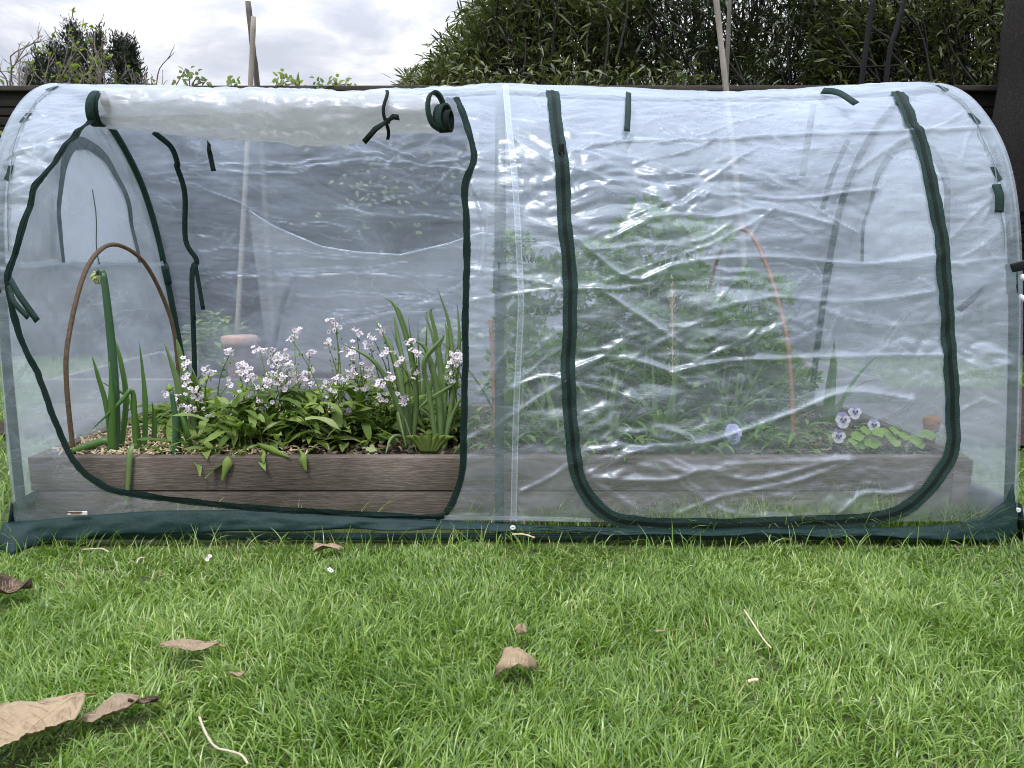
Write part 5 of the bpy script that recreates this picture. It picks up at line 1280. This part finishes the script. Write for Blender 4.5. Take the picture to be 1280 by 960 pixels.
# low hedge clippings tops just above the fence
tips = []
for k in range(160):
    px = R.uniform(560, 880); p = PY(px, R.uniform(86, 112), R.uniform(5.12, 5.4)); tips.append((p.x, p.y, p.z))
whorl_shrub('clipped low hedge top showing just over the fence in the middle', (.4, 5.25), .3, tips, 'oleander', 'narrow leaved shrubs beyond the fence', per=9, Lr=(.05, .10), Wr=(.014, .024))

# dark conifer at the left
t = thing('conifer_tree', 'dark ragged conifer beyond the fence at the left', 'tree', (-4.75, 8.2, 0)); sm = MB(); Ps = []; Ds = []
for (px, py, wd) in ((92, 28, 90), (124, 44, 80), (148, 52, 60), (164, 58, 44), (70, 56, 90), (52, 74, 80), (36, 90, 40), (108, 60, 120)):
    top = PY(px, py, 8.2+R.uniform(-.3, .3)); base = Vector((top.x*.5-4.75*.5, 8.2, .2)); P = crv([base, base.lerp(top, .5), top], 10); sm.tube(P, list(np.linspace(.05, .006, len(P))), 6)
    for k in range(130):
        f = R.uniform(.0, 1); zz = top.z-f*1.5; rad = wd/FPX*8.2*.5*(.10+f**.7*.95)*R.uniform(.7, 1.15); a = R.uniform(0, 6.28); c = Vector((top.x+math.cos(a)*rad*R.random()**.5, top.y+math.sin(a)*rad*R.random()**.5, zz+R.gauss(0, .03)))
        out_ = Vector((c.x-top.x, c.y-top.y, .12+R.uniform(-.05, .12))); out_ = out_.normalized() if out_.length > .01 else Vector((0, 0, 1))
        sm.tube([Vector((top.x, top.y, zz-.08)), c], [.006, .003], 4, cap=False)
        for q in range(44):
            p = c+out_*R.uniform(-.10, .07)+Vector((R.gauss(0, .028), R.gauss(0, .028), R.gauss(0, .02))); d = (out_+Vector((R.gauss(0, .6), R.gauss(0, .6), R.gauss(.2, .5)))).normalized(); Ps.append(p[:]); Ds.append(d[:])
Ps = np.array(Ps); Ds = np.array(Ds); n = len(Ps); V, F3 = leaves_np(Ps, Ds, RN.normal(0, 1, (n, 3)), RN.uniform(.03, .07, n), RN.uniform(.006, .014, n), RN.uniform(0, .2, n))
sm.build('trunk', M['bark'], t); np_mesh('crown', V, F3, M['conifer'], t)
# bare twiggy shrubs
def twiggy(label, roots, Yc, grp='bare twiggy shrubs above the fence at the left', depth=3, leafp=.5):
    t = thing('twiggy_shrub', label, 'shrub', (PY(roots[0][0], 112, Yc).x, Yc, 0), grp); sm = MB(); lf = MB()
    def grow(p, d, ln, r, lev):
        P = [p]; n = 5
        for k in range(n):
            d = (d+Vector((R.gauss(0, .13), R.gauss(0, .13), R.gauss(.03, .09)))).normalized(); P.append(P[-1]+d*ln/n)
        sm.tube(P, list(np.linspace(r, r*.55, n+1)), 5, cap=False)
        if lev > 0:
            for k in range(R.randint(2, 4)):
                i = R.randint(1, n); a = R.uniform(0, 6.28); dd = (d+Vector((math.cos(a)*.8, math.sin(a)*.5, R.uniform(-.2, .5)))).normalized(); grow(P[i], dd, ln*R.uniform(.35, .65), r*.6, lev-1)
        if R.random() < leafp:
            for k in range(R.randint(2, 5)):
                a = R.uniform(0, 6.28); lf.leaf(P[-1]+Vector((R.gauss(0, .01), R.gauss(0, .01), R.gauss(0, .01))), Vector((math.cos(a), -.4, R.uniform(0, 1))), Vector((0, 0, 1)), R.uniform(.02, .055), R.uniform(.012, .026), n=3, fold=.3, bend=.4)
    for px, ty in roots:
        b = PY(px, 150, Yc+R.uniform(-.2, .2)); top = PY(px+R.uniform(-12, 12), ty, Yc); b0 = Vector((b.x, b.y, .0)); sm.tube([b0, b], [.014, .010], 6, cap=False)
        grow(b, (top-b).normalized(), (top-b).length*.8, .008, depth)
    sm.build('stems', M['twig'], t); lf.build('leaves', M['freshleaf'], t)
twiggy('tangle of bare pale twigs with lime buds in front of the dark conifer', [(70, 60), (85, 75), (100, 50), (118, 62), (135, 75), (60, 80), (150, 80), (108, 85), (80, 90), (92, 66), (126, 70)], 5.7, leafp=.4, depth=2)
twiggy('sparse bare twigs against the sky at the far left edge', [(5, 50), (22, 48), (38, 60), (-10, 60), (14, 85)], 5.8, leafp=.08)
twiggy('low bare twigs over the fence right of the conifer', [(165, 85), (180, 78), (200, 82), (212, 96), (190, 98)], 5.6, leafp=.15, depth=2)

# ------------------------------------------------------------------ litter on the lawn
LEAFSPOTS = []
def dead_leaf(label, px, py, Lpx, ang, wr, mat, curl=.3, tilt=.2, z=.042, lob=.0, roll=0, name='dead_leaf', arch=0):
    z -= .007; c = PZ(px, py, z); dep = c.y*CP+(CZ-c.z)*SP; Ln = Lpx/FPX*dep; W = Ln*wr
    LEAFSPOTS.append((c.x, c.y, max(Ln, W)*.42))
    t = thing(name, label, 'fallen leaf', c, 'dead leaves lying on the lawn')
    d = Vector((math.cos(ang), math.sin(ang), 0)); s_ = Vector((-d.y, d.x, 0)); n = 44; mrow = 17; V = []; ph = R.random()*9
    rot = Matrix.Rotation(tilt, 3, s_) @ Matrix.Rotation(roll, 3, d)
    for k in range(n):
        t_ = k/(n-1); wv = (math.sin(math.pi*min(1, t_*.97+.015))**.62)*(1+lob*math.sin(t_*17+ph)+.05*math.sin(t_*41+ph)+.02*math.sin(t_*73+2*ph)+.03*math.sin(t_*131))
        for j in range(mrow):
            q = (j/(mrow-1)-.5)*2; u_ = (t_-.5)*Ln; v_ = q*W/2*wv
            h = curl*W*(q*q*.5)*(1+.5*math.sin(t_*5+ph))+.05*W*math.sin(t_*9+q*3+ph)-.02*Ln*abs(math.sin(q*1.2))+.012*W*math.sin(q*14+t_*22)
            h += curl*.35*Ln*(t_-.5)**2-arch*Ln*(2*t_-1)**2
            V.append(c+rot @ (d*u_+s_*v_+Vector((0, 0, h))))
    i = np.arange(n*mrow).reshape(n, mrow); o = np_mesh('blade', [v[:] for v in V], np.stack([i[:-1, :-1], i[:-1, 1:], i[1:, 1:], i[1:, :-1]], -1).reshape(-1, 4), M[mat], t)
    md = o.modifiers.new('solid', 'SOLIDIFY'); md.thickness = .0008
    mid = [V[k*mrow+mrow//2]+Vector((0, 0, .0006)) for k in range(n)]; e = (mid[-1]-mid[-3]).normalized(); mid.append(mid[-1]+e*Ln*.10+Vector((0, 0, -.004)))
    mb = MB(); mb.tube(mid, list(np.linspace(.0004, .0013, len(mid))), 5)
    for k in range(4, n-3, 3):
        for sgn in (-1, 1):
            jj = mrow//2+sgn*6; kk = max(0, k-3); mb.tube([V[k*mrow+mrow//2]+Vector((0, 0, .0009)), V[max(0, k-1)*mrow+mrow//2+sgn*3]+Vector((0, 0, .0011)), V[kk*mrow+jj]+Vector((0, 0, .0009))], .0004, 4)
    mb.build('vein', M['vein'], t)
    return t
dead_leaf('largest pale tan leaf cut by the left edge of the photo', 28, 912, 150, math.radians(57), .64, 'deadleaf', curl=.28, tilt=-.06, lob=.05, z=.056)
dead_leaf('tan leaf with grey patch right of the largest leaf', 140, 889, 66, math.radians(200), .62, 'deadleaf_grey', curl=.35, tilt=.15, z=.045)
dead_leaf('narrow brown leaf tucked behind the grey patched leaf', 178, 878, 44, math.radians(60), .35, 'deadleaf_dark', curl=.5, tilt=.5, z=.045)
dead_leaf('long flat grey and tan leaf alone on the left of the lawn', 237, 807, 72, math.radians(3), .34, 'deadleaf_grey', curl=.25, tilt=.02, z=.048)
dead_leaf('curled tan leaf arching over the grass in the middle of the lawn', 645, 815, 52, math.radians(12), .62, 'deadleaf', curl=-.55, tilt=-.05, z=.066, lob=.16, arch=.34, roll=.25)
dead_leaf('small crumpled tan leaf just behind the curled one', 650, 792, 22, math.radians(80), .7, 'deadleaf', curl=.8, tilt=.4, z=.05)
dead_leaf('tan leaf lying under the edge of the green skirt', 410, 680, 34, math.radians(-6), .6, 'deadleaf', curl=-.5, tilt=.05, z=.045, roll=-.5)
dead_leaf('dark brown crumpled leaf at the left edge below the eyelet', 10, 738, 52, math.radians(15), .7, 'deadleaf_dark', curl=.7, tilt=.1, z=.045)
dead_leaf('tiny reddish leaf standing in the grass right of the grey leaf', 295, 844, 20, math.radians(40), .55, 'deadleaf', curl=.5, tilt=.4, z=.05)
dead_leaf('tiny brown leaf fragment at the right half of the lawn', 826, 790, 15, math.radians(130), .6, 'deadleaf_grey', curl=.4, tilt=.3, z=.05)
def twig(label, pts, r, mat='straw', z=.045, knots=True):
    P = crv([PZ(a, b, z+R.uniform(-.003, .003)) for a, b in pts], 6); t = thing('dry_twig', label, 'twig', P[0], 'dry bits lying on the lawn'); mb = MB()
    mb.tube(P, [r*(1+.18*math.sin(i*1.7)) for i in range(len(P))], 7); mb.build('stem', M[mat], t)
    for p in P[::3]: LEAFSPOTS.append((p.x, p.y, .012))
twig('long pale crooked twig in the front left grass', [(249, 896), (258, 918), (270, 934), (288, 939), (302, 944), (310, 955)], .0016, 'dry_stem')
twig('short forked straw bit below the skirt at the left', [(104, 687), (118, 686), (128, 686), (136, 690)], .0016, 'dry_stem')
twig('tiny pale curl of straw near the left of the skirt', [(171, 704), (174, 698), (181, 697)], .0018, 'dry_stem')
twig('thin dry grass stem across the right of the lawn', [(930, 762), (945, 785), (955, 800), (964, 810)], .0014)
twig('pale straw sliver under the skirt near the tan leaf', [(640, 668), (655, 668), (668, 672)], .002)
twig('small straw bit among the grass on the right', [(935, 852), (942, 850), (948, 850)], .0026)
for px, py, lab in ((262, 696, 'fallen pale pink blossom below the skirt at the left'), (414, 713, 'small white fallen petal below the tan leaf')):
    c = PZ(px, py, .05); t = thing('fallen_blossom', lab, 'blossom', c, 'fallen blossoms on the lawn'); fb = MB()
    for k in range(2): flower(fb, c+Vector((R.gauss(0, .004), R.gauss(0, .003), R.gauss(0, .002))), Vector((R.gauss(0, .6), -.5, .8)), .0045)
    fb.build('petals', [M['petal'], M['eye']], t); LEAFSPOTS.append((c.x, c.y, .01))

# ------------------------------------------------------------------ grass
def grass(name, n, box, Lr, Wr, mat, dens=None, tilt=(.15, 1.35), seed=5, zoff=0, bendr=(.2, 1.5), hole=True):
    rs = np.random.RandomState(seed)
    x = rs.uniform(box[0], box[1], n); y = rs.uniform(box[2], box[3], n)
    keep = np.ones(n, bool)
    if dens is not None: keep &= rs.rand(n) < dens(x, y)
    x = x[keep]; y = y[keep]
    cl = vn(x*3.1, y*3.1, 90); cl2 = vn(x*9, y*9, 91)
    Ln = rs.uniform(*Lr, len(x))*(1+.22*cl+.2*cl2)*(np.where(y < 1.75, np.interp(y, [1.3, 1.56, 1.64], [1, .62, .40]), 1) if name == 'grass' else 1); W = rs.uniform(*Wr, len(x))
    az = 2*math.pi*(vn(x*2.0, y*2.0, 92)*.9+.6*vn(x*7, y*7, 93))+rs.normal(0, 1.5, len(x))
    tl = rs.uniform(*tilt, len(x)); bd = rs.uniform(*bendr, len(x))
    if hole:
        for (lx, ly, lr) in LEAFSPOTS:
            q = np.hypot(x-lx, y-ly) < lr; Ln[q] *= .40
            q = (np.hypot(x-lx, y-(ly-lr*.9)) < lr*.8) & (y < ly); Ln[q] *= .72
    z = gz(x, y)+zoff-.004
    dirx = np.cos(az); diry = np.sin(az)
    sx = -diry; sy = dirx
    tw = rs.normal(0, .7, len(x))
    rows = 5; V = np.zeros((len(x), rows*2, 3)); px_ = x.copy(); py_ = y.copy(); pz_ = z.copy(); th = tl*.5
    for k in range(rows):
        t = k/(rows-1); wd = W*.5*(1-t**1.8*.93)
        c_, s_ = np.cos(tw*t), np.sin(tw*t)
        ox = sx*c_*wd; oy = sy*c_*wd; oz = s_*wd
        V[:, 2*k] = np.stack([px_-ox, py_-oy, pz_-oz], 1); V[:, 2*k+1] = np.stack([px_+ox, py_+oy, pz_+oz], 1)
        st = Ln/(rows-1); px_ = px_+np.sin(th)*dirx*st; py_ = py_+np.sin(th)*diry*st; pz_ = pz_+np.cos(th)*st
        pz_ = np.maximum(pz_, z+.003); th = np.minimum(th+bd/(rows-1)+tl*.5/(rows-1), 1.9)
    b = (np.arange(len(x))*rows*2)[:, None]; Fq = np.concatenate([b+np.array([[2*k, 2*k+1, 2*k+3, 2*k+2]]) for k in range(rows-1)], 0)
    o = np_mesh(name, V, Fq, M[mat]); return o
def outside_tunnel(x, y): return ~((x > -1.2) & (x < 1.19) & (y > 1.635) & (y < 2.66))
inview = lambda x, y: (np.abs(x) < .75*y+.35)
o = grass('grass', 225000, (-1.75, 1.75, .55, 1.70), (.021, .056), (.0017, .0039), 'grass', lambda x, y: (outside_tunnel(x, y) & inview(x, y))*(.72+.5*vn(x*2.3, y*2.3, 95)+.15))
setp(o, 'bright green lawn grass in front of the tunnel', 'grass', kind='stuff')
o = grass('dry_grass', 9000, (-1.75, 1.75, .55, 1.66), (.03, .06), (.0012, .0024), 'drygrass', lambda x, y: np.clip(.25+.9*vn(x*3, y*3, 97), 0, 1), tilt=(.8, 1.6), seed=8)
setp(o, 'straw coloured dead grass blades in the lawn thatch', 'grass', kind='stuff')
o = grass('side_grass', 60000, (-3.4, 3.4, 1.5, 5.0), (.04, .09), (.003, .006), 'grass', lambda x, y: (outside_tunnel(x, y) & ~((x > 1.27) & (y > 2.48) & (y < 3.77)) & ~((y > 2.66) & (y < 3.95) & (np.abs(x+.2) < 1.9)) & ~((y < 1.70) & (np.abs(x) < 1.2)))*1.0, seed=9, hole=False)
setp(o, 'green grass beside and behind the tunnel', 'grass', kind='stuff')
o = grass('long_grass', 5200, (-1.12, 1.12, 1.662, 1.752), (.05, .14), (.0018, .0032), 'grass', lambda x, y: np.clip(.0+.75*(x > .35)+.3*(x > .0)+.3*vn(x*6, y*3, 99), 0, 1), tilt=(.1, .8), seed=12, hole=False)
setp(o, 'long uncut grass between the bed and the film', 'grass', kind='stuff')
o = grass('skirt_grass', 650, (-1.2, 1.25, 1.575, 1.625), (.03, .085), (.0018, .0036), 'grass', None, tilt=(.1, .9), seed=14, hole=False)
setp(o, 'taller grass standing up against the green skirt', 'grass', kind='stuff')

# ------------------------------------------------------------------ render settings
sc.render.engine = 'CYCLES'
cy = sc.cycles
cy.use_denoising = True
try: cy.denoiser = 'OPENIMAGEDENOISE'; cy.denoising_prefilter = 'ACCURATE'
except Exception: pass
cy.max_bounces = 10; cy.diffuse_bounces = 3; cy.glossy_bounces = 3; cy.transmission_bounces = 4; cy.transparent_max_bounces = 24
cy.caustics_reflective = False; cy.caustics_refractive = False; cy.use_adaptive_sampling = True; cy.adaptive_threshold = .008; cy.pixel_filter_type = 'BLACKMAN_HARRIS'; cy.filter_width = 1.0
vs = sc.view_settings; vs.view_transform = 'Standard'; vs.look = 'None'; vs.gamma = 1; vs.use_curve_mapping = False; vs.exposure = .32
